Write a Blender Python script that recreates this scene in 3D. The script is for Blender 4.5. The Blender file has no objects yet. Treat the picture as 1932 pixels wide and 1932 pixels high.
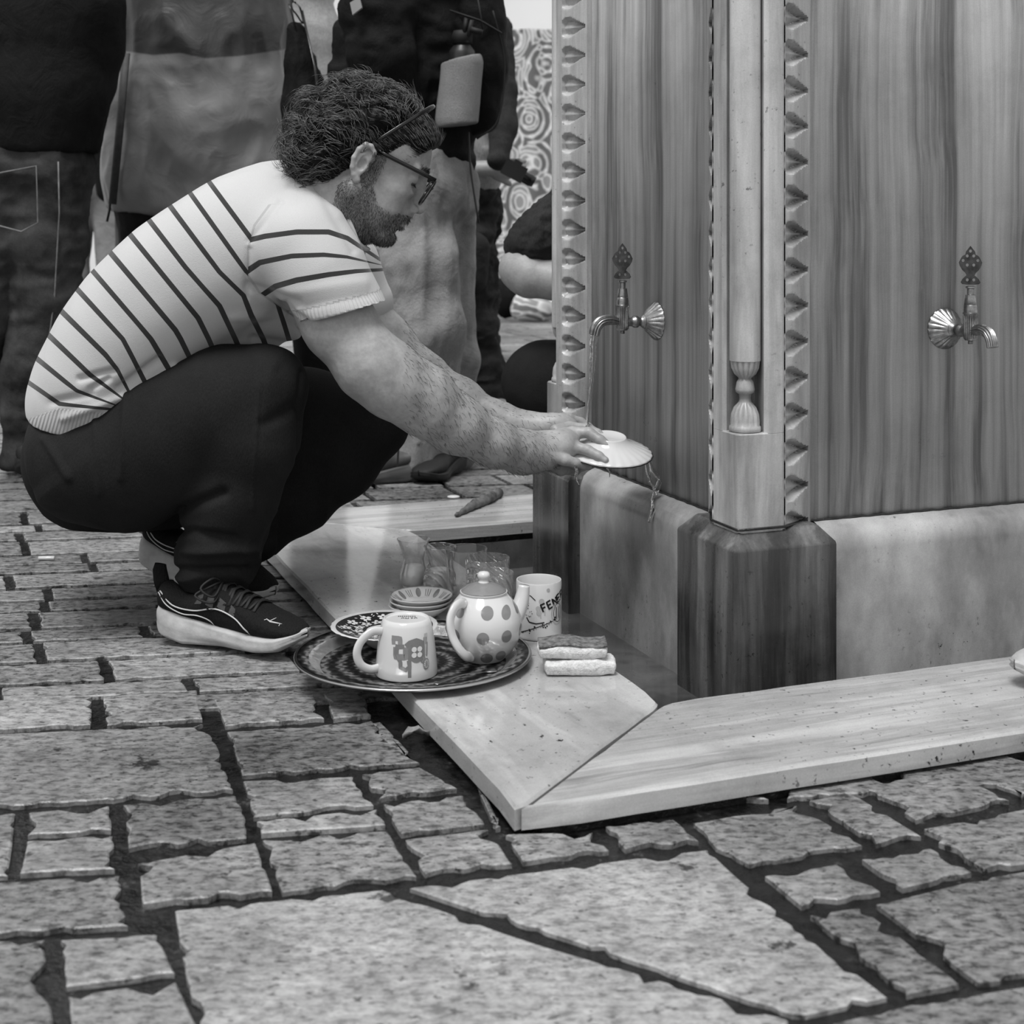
import bpy, math, random
import numpy as np
from mathutils import Vector, Matrix, noise as mnoise
random.seed(7)
SC = bpy.context.scene
COL = SC.collection
F = 2783.0; CH = 0.76; HZ = 400.0          # focal length in px of the 1932 frame, eye height, horizon row

# ---------------------------------------------------------------- camera
cam_d = bpy.data.cameras.new('camera'); cam = bpy.data.objects.new('camera', cam_d); COL.objects.link(cam)
cam.location = (0, 0, CH); cam.rotation_euler = (math.pi/2, 0, 0)
cam_d.sensor_width = 36; cam_d.sensor_fit = 'HORIZONTAL'; cam_d.lens = F/1932*36
cam_d.shift_y = -(966-HZ)/1932
cam_d.clip_start = .05; cam_d.clip_end = 200
cam_d.dof.use_dof = True; cam_d.dof.focus_distance = 2.62; cam_d.dof.aperture_fstop = 7.5
SC.camera = cam

# ---------------------------------------------------------------- world, sun, exposure
SC.view_settings.view_transform = 'Standard'; SC.view_settings.look = 'None'
SC.view_settings.gamma = 1.0; SC.view_settings.use_curve_mapping = False
SC.view_settings.exposure = 0.0
SC.cycles.use_denoising = True
SC.cycles.max_bounces = 8; SC.cycles.transparent_max_bounces = 12; SC.cycles.caustics_refractive = False; SC.cycles.caustics_reflective = False
w = bpy.data.worlds.new('world'); SC.world = w; w.use_nodes = True
nt = w.node_tree; nt.nodes.clear()
o_ = nt.nodes.new('ShaderNodeOutputWorld'); b_ = nt.nodes.new('ShaderNodeBackground')
tc = nt.nodes.new('ShaderNodeTexCoord'); sp = nt.nodes.new('ShaderNodeSeparateXYZ'); cr = nt.nodes.new('ShaderNodeValToRGB')
nt.links.new(tc.outputs['Generated'], sp.inputs[0]); nt.links.new(sp.outputs['Z'], cr.inputs[0])
cr.color_ramp.elements[0].position = 0.0; cr.color_ramp.elements[0].color = (.80, .80, .80, 1)
cr.color_ramp.elements[1].position = 1.0; cr.color_ramp.elements[1].color = (1.0, 1.0, 1.0, 1)
nt.links.new(cr.outputs[0], b_.inputs[0]); b_.inputs[1].default_value = 0.90
nt.links.new(b_.outputs[0], o_.inputs[0])
sd = bpy.data.lights.new('sun', 'SUN'); sun = bpy.data.objects.new('sun', sd); COL.objects.link(sun)
sd.energy = 2.9; sd.angle = math.radians(22)
sun.rotation_euler = Vector((.18, .42, -1.0)).to_track_quat('-Z', 'Y').to_euler()

# ---------------------------------------------------------------- helpers
def g(v): return (v/255.0)**2.2
def W(px, py, Y): return Vector(((px-966)/F*Y, Y, CH-(py-HZ)/F*Y))
def G(px, py, z=0.0):
    Y = F*(CH-z)/(py-HZ); return Vector(((px-966)/F*Y, Y, z))
def tag(o, label=None, cat=None, group=None, kind=None):
    if label: o['label'] = label
    if cat: o['category'] = cat
    if group: o['group'] = group
    if kind: o['kind'] = kind
    return o
def empty(name, loc=(0, 0, 0), rz=0.0):
    o = bpy.data.objects.new(name, None); COL.objects.link(o); o.location = loc; o.rotation_euler = (0, 0, rz); o.empty_display_size = .05
    return o
def mk(name, V, Fc, mat=None, parent=None, smooth=True, attrs=None, loc=None, mats=None, mi=None):
    m = bpy.data.meshes.new(name)
    if isinstance(V, np.ndarray) and isinstance(Fc, np.ndarray):
        n = len(V); k = Fc.shape[1]
        m.vertices.add(n); m.vertices.foreach_set('co', V.astype(np.float32).ravel())
        m.loops.add(Fc.size); m.loops.foreach_set('vertex_index', Fc.astype(np.int32).ravel())
        m.polygons.add(len(Fc)); m.polygons.foreach_set('loop_start', np.arange(0, Fc.size, k, dtype=np.int32))
        m.update(calc_edges=True)
    else:
        m.from_pydata([tuple(v) for v in V], [], [tuple(f) for f in Fc])
    if smooth: m.polygons.foreach_set('use_smooth', np.ones(len(m.polygons), dtype=bool))
    for k_, a in (attrs or {}).items():
        at = m.attributes.new(k_, 'FLOAT', 'POINT'); at.data.foreach_set('value', np.asarray(a, dtype=np.float32))
    for mm in (mats or [mat]):
        if mm: m.materials.append(mm)
    if mi is not None: m.polygons.foreach_set('material_index', np.asarray(mi, dtype=np.int32))
    m.validate(); m.update()
    o = bpy.data.objects.new(name, m); COL.objects.link(o)
    if parent: o.parent = parent
    if loc is not None: o.location = loc
    return o
class MB:
    """collects shapes into one mesh"""
    def __init__(s): s.V = []; s.F = []; s.M = []
    def add(s, V, Fc, mi=0):
        n = len(s.V); s.V += [Vector(v) for v in V]; s.F += [tuple(i+n for i in f) for f in Fc]; s.M += [mi]*len(Fc); return s
    def box(s, lo, hi, M=None, mi=0):
        x0, y0, z0 = lo; x1, y1, z1 = hi
        V = [Vector(p) for p in ((x0,y0,z0),(x1,y0,z0),(x1,y1,z0),(x0,y1,z0),(x0,y0,z1),(x1,y0,z1),(x1,y1,z1),(x0,y1,z1))]
        if M is not None: V = [M @ v for v in V]
        return s.add(V, [(0,3,2,1),(4,5,6,7),(0,1,5,4),(1,2,6,5),(2,3,7,6),(3,0,4,7)], mi)
    def prism(s, P, z0, z1, M=None, mi=0, bev=0.0):
        """polygon P (ccw) extruded z0..z1, optional top bevel"""
        n = len(P); rings = [(P, z0), (P, z1-bev)]
        if bev: rings.append((inset(P, bev), z1))
        V = []; Fc = []
        for Q, z in rings: V += [Vector((q[0], q[1], z)) for q in Q]
        if M is not None: V = [M @ v for v in V]
        for r in range(len(rings)-1):
            for i in range(n): j = (i+1) % n; Fc.append((r*n+i, r*n+j, (r+1)*n+j, (r+1)*n+i))
        Fc.append(tuple(range(n-1, -1, -1))); Fc.append(tuple((len(rings)-1)*n+i for i in range(n)))
        return s.add(V, Fc, mi)
    def lathe(s, prof, n=32, M=None, mi=0, rib=0, ribd=0.0, ribf=None, cap=True):
        V = []; Fc = []
        for (r, z) in prof:
            for i in range(n):
                a = 2*math.pi*i/n; rr = r
                if rib and (ribf is None or ribf(z)): rr = r - ribd*(0.5+0.5*math.cos(rib*a))**3
                V.append(Vector((rr*math.cos(a), rr*math.sin(a), z)))
        for k in range(len(prof)-1):
            for i in range(n): j = (i+1) % n; Fc.append((k*n+i, k*n+j, (k+1)*n+j, (k+1)*n+i))
        if cap: Fc.append(tuple(range(n-1, -1, -1))); Fc.append(tuple((len(prof)-1)*n+i for i in range(n)))
        if M is not None: V = [M @ v for v in V]
        return s.add(V, Fc, mi)
    def tube(s, P, R, n=8, mi=0, flat=1.0, rib=0, ribd=0.0, up=None):
        P = [Vector(p) for p in P]; m = len(P)
        if not isinstance(R, (list, tuple)): R = [R]*m
        V = []; Fc = []; prev = None
        for k in range(m):
            t = (P[min(k+1, m-1)]-P[max(k-1, 0)]).normalized()
            if prev is None:
                a = Vector(up) if up else (Vector((0, 0, 1)) if abs(t.z) < .9 else Vector((1, 0, 0)))
                prev = a
            sx = t.cross(prev).normalized(); sy = sx.cross(t).normalized(); prev = sy
            for i in range(n):
                a = 2*math.pi*i/n; rr = R[k]
                if rib: rr -= ribd*(0.5+0.5*math.cos(rib*a))**2
                V.append(P[k]+sx*rr*math.cos(a)+sy*rr*flat*math.sin(a))
        for k in range(m-1):
            for i in range(n): j = (i+1) % n; Fc.append((k*n+i, k*n+j, (k+1)*n+j, (k+1)*n+i))
        Fc.append(tuple(range(n-1, -1, -1))); Fc.append(tuple((m-1)*n+i for i in range(n)))
        return s.add(V, Fc, mi)
    def build(s, name, mat=None, parent=None, smooth=True, mats=None, auto=None, loc=None):
        o = mk(name, s.V, s.F, mat, parent, smooth=False, mats=mats, mi=s.M if mats else None, loc=loc)
        me = o.data
        if smooth:
            me.polygons.foreach_set('use_smooth', np.ones(len(me.polygons), dtype=bool))
            if auto is not None: sharp(me, auto)
        return o
def sharp(me, deg):
    lim = math.cos(math.radians(deg))
    nrm = [p.normal.copy() for p in me.polygons]; ed = {}
    for p in me.polygons:
        for k in p.edge_keys: ed.setdefault(k, []).append(p.index)
    for e in me.edges:
        fs = ed.get(tuple(sorted(e.vertices)), [])
        if len(fs) != 2 or nrm[fs[0]].dot(nrm[fs[1]]) < lim: e.use_edge_sharp = True
def inset(P, d):
    n = len(P); out = []
    for i in range(n):
        a = Vector(P[i-1][:2]); b = Vector(P[i][:2]); c = Vector(P[(i+1) % n][:2])
        e1 = (b-a).normalized(); e2 = (c-b).normalized()
        n1 = Vector((-e1.y, e1.x)); n2 = Vector((-e2.y, e2.x)); m = (n1+n2)
        if m.length < 1e-6: m = n1
        m.normalize(); q = max(.4, m.dot(n1)); p = b+m*(d/q); out.append((p.x, p.y))
    return out
def copy_tree(o, parent=None):
    c = o.copy(); COL.objects.link(c)
    if parent: c.parent = parent
    for ch in list(o.children): copy_tree(ch, c)
    return c
def catmull(P, n=8):
    P = [Vector(p) for p in P]; Q = [P[0]*2-P[1]]+P+[P[-1]*2-P[-2]]; out = []
    for i in range(1, len(Q)-2):
        a, b, c, d = Q[i-1:i+3]
        for k in range(n):
            t = k/n; out.append(.5*((2*b)+(c-a)*t+(2*a-5*b+4*c-d)*t*t+(-a+3*b-3*c+d)*t**3))
    out.append(P[-1]); return out

# ---------------------------------------------------------------- materials (all procedural, the picture is monochrome)
class N:
    def __init__(s, name):
        s.m = bpy.data.materials.new(name); s.m.use_nodes = True; s.t = s.m.node_tree; s.b = s.t.nodes['Principled BSDF']; s.out = s.t.nodes['Material Output']
        s.coord = None
    def n(s, ty, **kw):
        x = s.t.nodes.new('ShaderNode'+ty)
        for k, v in kw.items(): setattr(x, k, v)
        return x
    def l(s, a, b): s.t.links.new(a, b)
    def co(s, scale=(1, 1, 1), kind='Object', rot=(0, 0, 0)):
        if s.coord is None: s.coord = s.n('TexCoord')
        mp = s.n('Mapping'); s.l(s.coord.outputs[kind], mp.inputs[0]); mp.inputs['Scale'].default_value = scale; mp.inputs['Rotation'].default_value = rot
        return mp.outputs[0]
    def noise(s, scale, vec=None, detail=4, rough=.55, dist=0.0):
        x = s.n('TexNoise'); x.inputs['Scale'].default_value = scale; x.inputs['Detail'].default_value = detail
        x.inputs['Roughness'].default_value = rough; x.inputs['Distortion'].default_value = dist
        s.l(vec if vec is not None else s.co(), x.inputs['Vector']); return x.outputs['Fac']
    def ramp(s, f, stops, interp='LINEAR'):
        x = s.n('ValToRGB'); e = x.color_ramp.elements; x.color_ramp.interpolation = interp
        while len(e) > 1: e.remove(e[-1])
        e[0].position = stops[0][0]; c = stops[0][1]; e[0].color = (c, c, c, 1)
        for p, c in stops[1:]: q = e.new(p); q.color = (c, c, c, 1)
        s.l(f, x.inputs[0]); return x.outputs[0]
    def math(s, op, a, b=None, c=None):
        x = s.n('Math', operation=op)
        for i, v in enumerate((a, b, c)):
            if v is None: continue
            if isinstance(v, (int, float)): x.inputs[i].default_value = v
            else: s.l(v, x.inputs[i])
        return x.outputs[0]
    def mix(s, f, a, b, mode='MIX'):
        x = s.n('Mix', data_type='RGBA', blend_type=mode)
        for sock, v in ((x.inputs[0], f), (x.inputs[6], a), (x.inputs[7], b)):
            if isinstance(v, (int, float)):
                if sock == x.inputs[0]: sock.default_value = v
                else: sock.default_value = (v, v, v, 1)
            else: s.l(v, sock)
        return x.outputs[2]
    def attr(s, name):
        x = s.n('Attribute', attribute_name=name); return x.outputs['Fac']
    def base(s, v):
        if isinstance(v, (int, float)): s.b.inputs['Base Color'].default_value = (v, v, v, 1)
        else: s.l(v, s.b.inputs['Base Color'])
        return s
    def put(s, **kw):
        for k, v in kw.items():
            k = k.replace('_', ' ')
            if isinstance(v, (int, float)): s.b.inputs[k].default_value = v
            else: s.l(v, s.b.inputs[k])
        return s
    def bump(s, h, strength=.3, dist=.01):
        x = s.n('Bump'); x.inputs['Strength'].default_value = strength; x.inputs['Distance'].default_value = dist
        s.l(h, x.inputs['Height']); s.l(x.outputs[0], s.b.inputs['Normal']); return s
def pm(name, lo, hi=None, scale=8, sc=(1, 1, 1), rough=.6, metal=0.0, bump=0.0, bs=60, detail=4, spec=.5, bd=.004, **kw):
    n = N(name); hi = lo if hi is None else hi
    n.base(n.ramp(n.noise(scale, n.co(sc), detail), [(.3, g(lo)), (.7, g(hi))]))
    n.put(Roughness=rough, Metallic=metal); n.b.inputs['Specular IOR Level'].default_value = spec
    if bump: n.bump(n.noise(bs, n.co(), 3), bump, bd)
    for k, v in kw.items(): n.b.inputs[k.replace('_', ' ')].default_value = v
    return n.m

def marble(name, lo, mid, hi, vs=22, st=.9, rough=.34, bump=.12, dark=.0, seed=0.0, rot=(0, 0, 0), spots=.0, fine=.55, cloud=.6):
    """streaked marble: veins run along local z before rot"""
    n = N(name); c = n.co((1, 1, 1), rot=rot)
    off = n.n('VectorMath', operation='ADD'); off.inputs[1].default_value = (seed, seed*.7, seed*1.3); n.l(c, off.inputs[0])
    wv = n.noise(2.2, off.outputs[0], 2); wn = n.n('VectorMath', operation='ADD')
    cmb = n.n('CombineXYZ'); k = n.math('MULTIPLY', n.math('SUBTRACT', wv, .5), .045); n.l(k, cmb.inputs[0]); n.l(k, cmb.inputs[1])
    n.l(off.outputs[0], wn.inputs[0]); n.l(cmb.outputs[0], wn.inputs[1])
    mp = n.n('Mapping'); mp.inputs['Scale'].default_value = (vs, vs, st); n.l(wn.outputs[0], mp.inputs[0])
    v1 = n.noise(1.0, mp.outputs[0], 5, .62)
    mp2 = n.n('Mapping'); mp2.inputs['Scale'].default_value = (vs*3.2, vs*3.2, st*2.4); n.l(wn.outputs[0], mp2.inputs[0])
    v2 = n.noise(1.0, mp2.outputs[0], 4, .6)
    a = n.ramp(v1, [(.30, g(lo*.72)), (.40, g(lo)), (.47, g(mid*.88)), (.55, g(mid)), (.72, g(hi))])
    a = n.mix(fine, a, n.ramp(v2, [(.3, .52), (.5, .95), (.7, 1.18)]), 'MULTIPLY')
    cl = n.noise(5.5, off.outputs[0], 8, .72)
    a = n.mix(cloud, a, n.ramp(cl, [(.3, .60), (.5, 1.0), (.7, 1.18)]), 'MULTIPLY')
    if spots:
        s_ = n.noise(95, off.outputs[0], 3, .6); zone = n.noise(3.1, off.outputs[0], 2)
        f = n.math('MULTIPLY', n.ramp(s_, [(.29, 1.0), (.36, 0.0)]), n.ramp(zone, [(.45, 0.0), (.6, spots)]))
        a = n.mix(f, a, g(40))
    gr = n.noise(420, off.outputs[0], 2); a = n.mix(.5, a, n.ramp(gr, [(.3, .86), (.7, 1.12)]), 'MULTIPLY')
    n.base(a).put(Roughness=n.ramp(cl, [(.3, rough*.6), (.7, rough*1.25)])); n.bump(v2, bump, .003)
    n.b.inputs['Specular IOR Level'].default_value = .5
    return n.m
M = {}
M['panel'] = marble('streaked marble panel', 128, 184, 208, 24, .5, seed=1.3, rough=.42, fine=.38, cloud=.45)
M['pil'] = marble('carved marble', 142, 184, 202, 9, 1.1, seed=5.1, spots=.7, rough=.40)
M['base_dark'] = marble('stained dark marble', 52, 80, 118, 20, 1.3, seed=3.3, rough=.28, spots=.9, fine=.6, cloud=1.0)
M['plinth'] = marble('wet worn marble', 128, 158, 184, 5, 2.4, seed=8.2, rough=.2, spots=1.0, fine=.35, cloud=.5)
M['slab_u'] = marble('kerb marble along', 160, 172, 182, 24, 1.4, seed=2.7, rough=.16, rot=(0, math.pi/2, 0), spots=1.0, bump=.05, fine=.3, cloud=.6)
M['gutter'] = marble('wet gutter stone', 60, 92, 112, 3, 2.5, seed=4.4, rough=.07, spots=.3, fine=.2, cloud=.5, bump=.02)
M['slab_v'] = marble('kerb marble across', 160, 182, 198, 6, 1.2, seed=6.4, rough=.12, rot=(math.pi/2, 0, .5), spots=1.0, bump=.03, fine=.2, cloud=.7)
# ---------------------------------------------------------------- floor: dark wet bedding plus irregular stone setts
TH = math.radians(21.05)
U = Vector((math.cos(TH), math.sin(TH), 0)); VV = Vector((-math.sin(TH), math.cos(TH), 0))
P0 = Vector((.376, 2.45, 0))
def FL(u, v, z=0.0): return P0+U*u+VV*v+Vector((0, 0, z))
FM = Matrix.Translation(P0) @ Matrix.Rotation(TH, 4, 'Z')
n = N('wet dark bedding'); c = n.noise(30, None, 6, .7); n.base(n.ramp(c, [(.35, g(12)), (.62, g(32)), (.8, g(100))])); n.put(Roughness=n.ramp(c, [(.3, .12), (.7, .5)])); n.bump(n.noise(90, None, 4), .5, .006)
hq = [FM @ Vector(p) for p in ((-.30, -.26, -.007), (1.14, -.26, -.007), (1.14, 1.13, -.007), (-.30, 1.13, -.007))]
bed = mk('floor', [(-9, -1.5, -.007), (9, -1.5, -.007), (9, 14, -.007), (-9, 14, -.007)]+hq, [(0, 1, 5, 4), (1, 2, 6, 5), (2, 3, 7, 6), (3, 0, 4, 7)], n.m, smooth=False); tag(bed, kind='structure')
n = N('worn travertine sett')
tone = n.attr('tone'); c1 = n.noise(7, None, 8, .75); c2 = n.noise(48, n.co((1, 1.8, 1)), 5, .72); c3 = n.noise(260, None, 2)
col = n.ramp(c1, [(.3, g(112)), (.45, g(150)), (.58, g(168)), (.72, g(192))])
pit = n.ramp(c2, [(.39, 0.12), (.475, .66), (.6, 1.12)])
col = n.mix(n.ramp(tone, [(0, .55), (1, 1.0)]), col, pit, 'MULTIPLY')
col = n.mix(1.0, col, n.ramp(tone, [(0, 1.04), (.5, .80), (1, .58)]), 'MULTIPLY')
col = n.mix(.5, col, n.ramp(c3, [(.3, .8), (.7, 1.15)]), 'MULTIPLY')
bl = n.noise(15, n.co((1, 1, 1), rot=(0, 0, .7)), 5, .62); col = n.mix(n.ramp(bl, [(.325, .9), (.37, 0)]), col, g(42))
bl2 = n.noise(62, n.co((1, 1.4, 1)), 4, .6); col = n.mix(n.math('MULTIPLY', n.ramp(bl2, [(.34, .9), (.395, 0)]), n.ramp(tone, [(0, .7), (.6, 1)])), col, g(44))
wt = n.noise(1.1, None, 3); col = n.mix(1.0, col, n.ramp(wt, [(.36, .62), (.52, 1.0)]), 'MULTIPLY')
n.base(col).put(Roughness=n.ramp(wt, [(.36, .14), (.55, .5)])); n.bump(c2, .35, .004)
M['sett'] = n.m

STP = []   # traced stones, outline in photo pixels on the ground, with surface tone 0 smooth .. 1 pitted
def S(t, *p): STP.append((t, [G(x, y) for x, y in p]))
S(.1, (322,1716),(725,1676),(960,1760),(1493,1922),(1600,2100),(420,2150),(345,1850))
S(.1, (756,1671),(1338,1597),(1500,1740),(1686,1880),(1525,1915),(1493,1914),(1200,1815))
S(.8, (527,1685),(795,1653),(755,1598),(735,1563),(487,1580)); S(.3, (487,1575),(735,1558),(716,1523),(477,1547))
S(.4, (472,1543),(713,1519),(671,1461),(452,1470)); S(.9, (422,1378),(706,1357),(740,1400),(795,1439),(452,1464))
S(.5, (398,1318),(597,1309),(618,1356),(420,1371)); S(.6, (604,1308),(690,1299),(706,1350),(624,1358))
S(.5, (190,1311),(376,1299),(388,1356),(196,1369)); S(.3, (-120,1324),(180,1312),(176,1368),(-120,1384))
S(.5, (-140,1388),(180,1374),(388,1362),(412,1400),(447,1490),(214,1509),(-140,1532))
S(.9, (225,1515),(450,1497),(470,1545),(472,1582),(236,1602)); S(.3, (48,1530),(212,1516),(217,1567),(45,1577)); S(.3, (45,1584),(219,1573),(224,1641),(30,1650))
S(.4, (-150,1538),(36,1530),(30,1580),(22,1652),(-150,1668))
S(.5, (252,1628),(472,1590),(487,1586),(522,1684),(263,1709)); S(.7, (-200,1672),(20,1660),(232,1648),(250,1748),(-200,1775))
S(.3, (106,1768),(303,1757),(340,1836),(116,1864)); S(.3, (120,1876),(338,1846),(380,1932),(440,2150),(150,2150)); S(.6, (-250,1785),(92,1768),(110,1932),(135,2150),(-250,2150))
S(.7, (676,1459),(795,1445),(872,1488),(711,1509)); S(.6, (716,1514),(878,1497),(922,1555),(752,1575)); S(.6, (757,1581),(926,1560),(975,1630),(797,1650))
S(.8, (690,1362),(722,1358),(800,1438),(765,1441))
S(.6, (945,1571),(1122,1566),(1158,1605),(982,1628)); S(.7, (1134,1556),(1275,1543),(1328,1588),(1176,1604))
S(.6, (1300,1549),(1505,1514),(1637,1594),(1413,1632),(1345,1598)); S(.7, (1518,1508),(1608,1492),(1748,1578),(1651,1594))
S(.7, (1619,1478),(1800,1453),(1914,1510),(1727,1549)); S(.5, (1812,1448),(2010,1418),(2090,1470),(1928,1505))
S(.3, (1433,1649),(1580,1626),(1672,1682),(1510,1711)); S(.3, (1616,1618),(1758,1597),(1843,1646),(1701,1679))
S(.6, (1735,1562),(1932,1524),(2120,1490),(2240,1600),(1855,1642),(1765,1590)); S(1.0, (1518,1722),(1625,1708),(1730,1785),(1822,1857),(1708,1879))
S(.8, (1642,1702),(1865,1650),(2120,1610),(2300,1800),(1845,1856)); S(.7, (1560,1925),(1710,1889),(1960,1850),(2300,2150),(1700,2150))
S(.5, (930,1566),(900,1500),(905,1470),(952,1560)); S(.7, (500,1312),(500,1313),(501,1313))
STP.pop()
def inpoly(x, y, P):
    c = False; n_ = len(P)
    for i in range(n_):
        a = P[i]; b = P[i-1]
        if (a.y > y) != (b.y > y) and x < (b.x-a.x)*(y-a.y)/(b.y-a.y)+a.x: c = not c
    return c
TR = [G(-300,1322), G(180,1320), G(710,1308), G(985,1560), G(1932,1408), G(2500,1330), G(2500,2400), G(-300,2400)]
rs = random.Random(3)
e1 = Vector((math.cos(math.radians(9.5)), math.sin(math.radians(9.5)), 0)); e2 = VV
q0 = G(180, 1316)-Vector((0, 1.5, 0)); det = e1.x*e2.y-e1.y*e2.x; b0 = (e1.x*q0.y-e1.y*q0.x)/det; b = b0-2.4
while b < 12.0:
    hgt = rs.choice((.085, .10, .125, .15, .165)) if b < 4 else rs.choice((.18, .25, .3)); a = -5.5-rs.random()*.3
    if b < b0-.001 < b+hgt+.05: hgt = b0-b
    while a < 5.5:
        wd = rs.uniform(.16, .40)*(1 if b < 4 else 1.6)
        q = [e1*(a+.008)+e2*(b+.008), e1*(a+wd-.008)+e2*(b+.008), e1*(a+wd-.008)+e2*(b+hgt-.008), e1*(a+.008)+e2*(b+hgt-.008)]
        q = [p+Vector((0, 1.5, 0)) for p in q]
        if not any(inpoly(p.x, p.y, TR) for p in (q[0]+e2*hgt*.8, q[1]+e2*hgt*.8, q[2], q[3])):
            lf = [FM.inverted() @ p for p in q]
            if not all(-.57 < p.x < 1.38 and -.48 < p.y < 1.36 for p in lf): STP.append((.35+.75*rs.random(), q))
        a += wd
    b += hgt
V = []; Fc = []; tn = []
for t, P in STP:
    area = sum(P[i-1].x*P[i].y-P[i].x*P[i-1].y for i in range(len(P)))
    if area < 0: P = P[::-1]
    P = [Vector((x, y, 0)) for x, y in inset(P, .0045 if sum(q.y for q in P)/len(P) < 2.3 else .001)]; cen = sum(P, Vector())/len(P); near = cen.y < 3.9
    ring = []
    for i in range(len(P)):
        a, b2 = P[i], P[(i+1) % len(P)]; L = (b2-a).length; k = max(1, int(L/(.011 if near else .05)))
        nn = Vector((-(b2-a).y, (b2-a).x, 0)).normalized()
        for j in range(k):
            p = a.lerp(b2, j/k)
            w_ = mnoise.noise(Vector((p.x*9, p.y*9, t*7)))*.004
            s_ = max(0, mnoise.noise(Vector((p.x*38, p.y*38, 3+t*9))))*(.026 if cen.y < 2.3 else .013)
            ring.append(p+nn*(max(0, s_)+w_*.6)*min(1, 9*min(j/k, 1-j/k)) if near else p)
    m_ = len(ring); zt = rs.uniform(-.0012, .0012); o = len(V)
    R2 = [(p.x, p.y) for p in ring]; R1 = inset(R2, .0022) if near else R2
    V += [(x, y, -.009) for x, y in R2]+[(x, y, -.0016+zt) for x, y in R2]+[(x, y, zt) for x, y in R1]
    tn += [t]*(3*m_)
    for r in range(2):
        for i in range(m_): j = (i+1) % m_; Fc.append((o+r*m_+i, o+r*m_+j, o+(r+1)*m_+j, o+(r+1)*m_+i))
    Fc.append(tuple(o+2*m_+i for i in range(m_)))
pv = mk('floor', V, Fc, M['sett'], smooth=False, attrs={'tone': tn}); tag(pv, kind='structure')

M['mortar'] = pm('black wet mortar', 10, 40, 60, rough=.35, bump=.8, bs=90)
# ---------------------------------------------------------------- marble kerb ring round the fountain
IN = (-.238, -.1955, 1.08, 1.067); OU = (-.578, -.4845, 1.40, 1.372)
def quad(a, b_, c_, d_): return [a, b_, c_, d_]
KER = [
 ('front', 'slab_u', [(OU[0]+.004, OU[1]), (OU[2], OU[1]), (IN[2], IN[1]), (IN[0]+.004, IN[1])], 'pale veined marble kerb slab in the foreground right, running from the near corner to the right edge'),
 ('left', 'slab_v', [(OU[0], OU[1]+.003), (IN[0], IN[1]+.003), (IN[0], IN[3]-.004), (OU[0], OU[3]-.004)], 'wet marble kerb slab left of the fountain carrying the tray and tea glasses'),
 ('rear', 'slab_u', [(IN[0]+.004, IN[3]), (IN[2], IN[3]), (OU[2], OU[3]), (OU[0]+.004, OU[3])], 'wet marble kerb slab behind the fountain with a stick lying on it'),
 ('right', 'slab_v', [(IN[2]+.003, IN[1]+.002), (OU[2]+.003, OU[1]+.002), (OU[2]+.003, OU[3]), (IN[2]+.003, IN[3])], 'marble kerb slab on the far right side of the fountain, behind its right face')]
for nm, mt, P, lab in KER:
    mb = MB(); Q = []
    for i in range(4):
        a = Vector(P[i]); c_ = Vector(P[(i+1) % 4]); k = 26
        for j in range(k):
            p = a.lerp(c_, j/k); nn = Vector((-(c_-a).y, (c_-a).x)).normalized()
            d = max(0, mnoise.noise(Vector((p.x*26, p.y*26, 5.5))))*.0035+(.006 if j == 0 else 0)
            Q.append(tuple(p+nn*d))
    mb.prism(Q, .006, .035, M=FM, bev=.0035)
    o = mb.build('marble_kerb_slab', M[mt]); sharp(o.data, 40); tag(o, lab, 'kerb', 'marble kerb slabs round the fountain')
    o.data.transform(FM.inverted()); o.matrix_world = FM
    mb = MB(); mb.prism(inset(P, .012), -.0095, .0062); mb.build('mortar_bed', M['mortar'], o, smooth=False)
gf = MB(); e_ = .012; z_ = -.075
gf.box((IN[0]-.06, IN[1]-.06, z_-.01), (IN[2]+.06, IN[3]+.06, z_))
for lo, hi in (((IN[0]-.06, IN[1]-.06), (IN[0]-e_+.008, IN[3]+.06)), ((IN[2]+e_-.008, IN[1]-.06), (IN[2]+.06, IN[3]+.06)), ((IN[0]-.06, IN[1]-.06), (IN[2]+.06, IN[1]-e_+.008)), ((IN[0]-.06, IN[3]+e_-.008), (IN[2]+.06, IN[3]+.06))): gf.box((lo[0], lo[1], z_), (hi[0], hi[1], -.0095))
o = gf.build('trim_1', M['gutter'], smooth=False); o.matrix_world = FM; tag(o, kind='structure')
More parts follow.
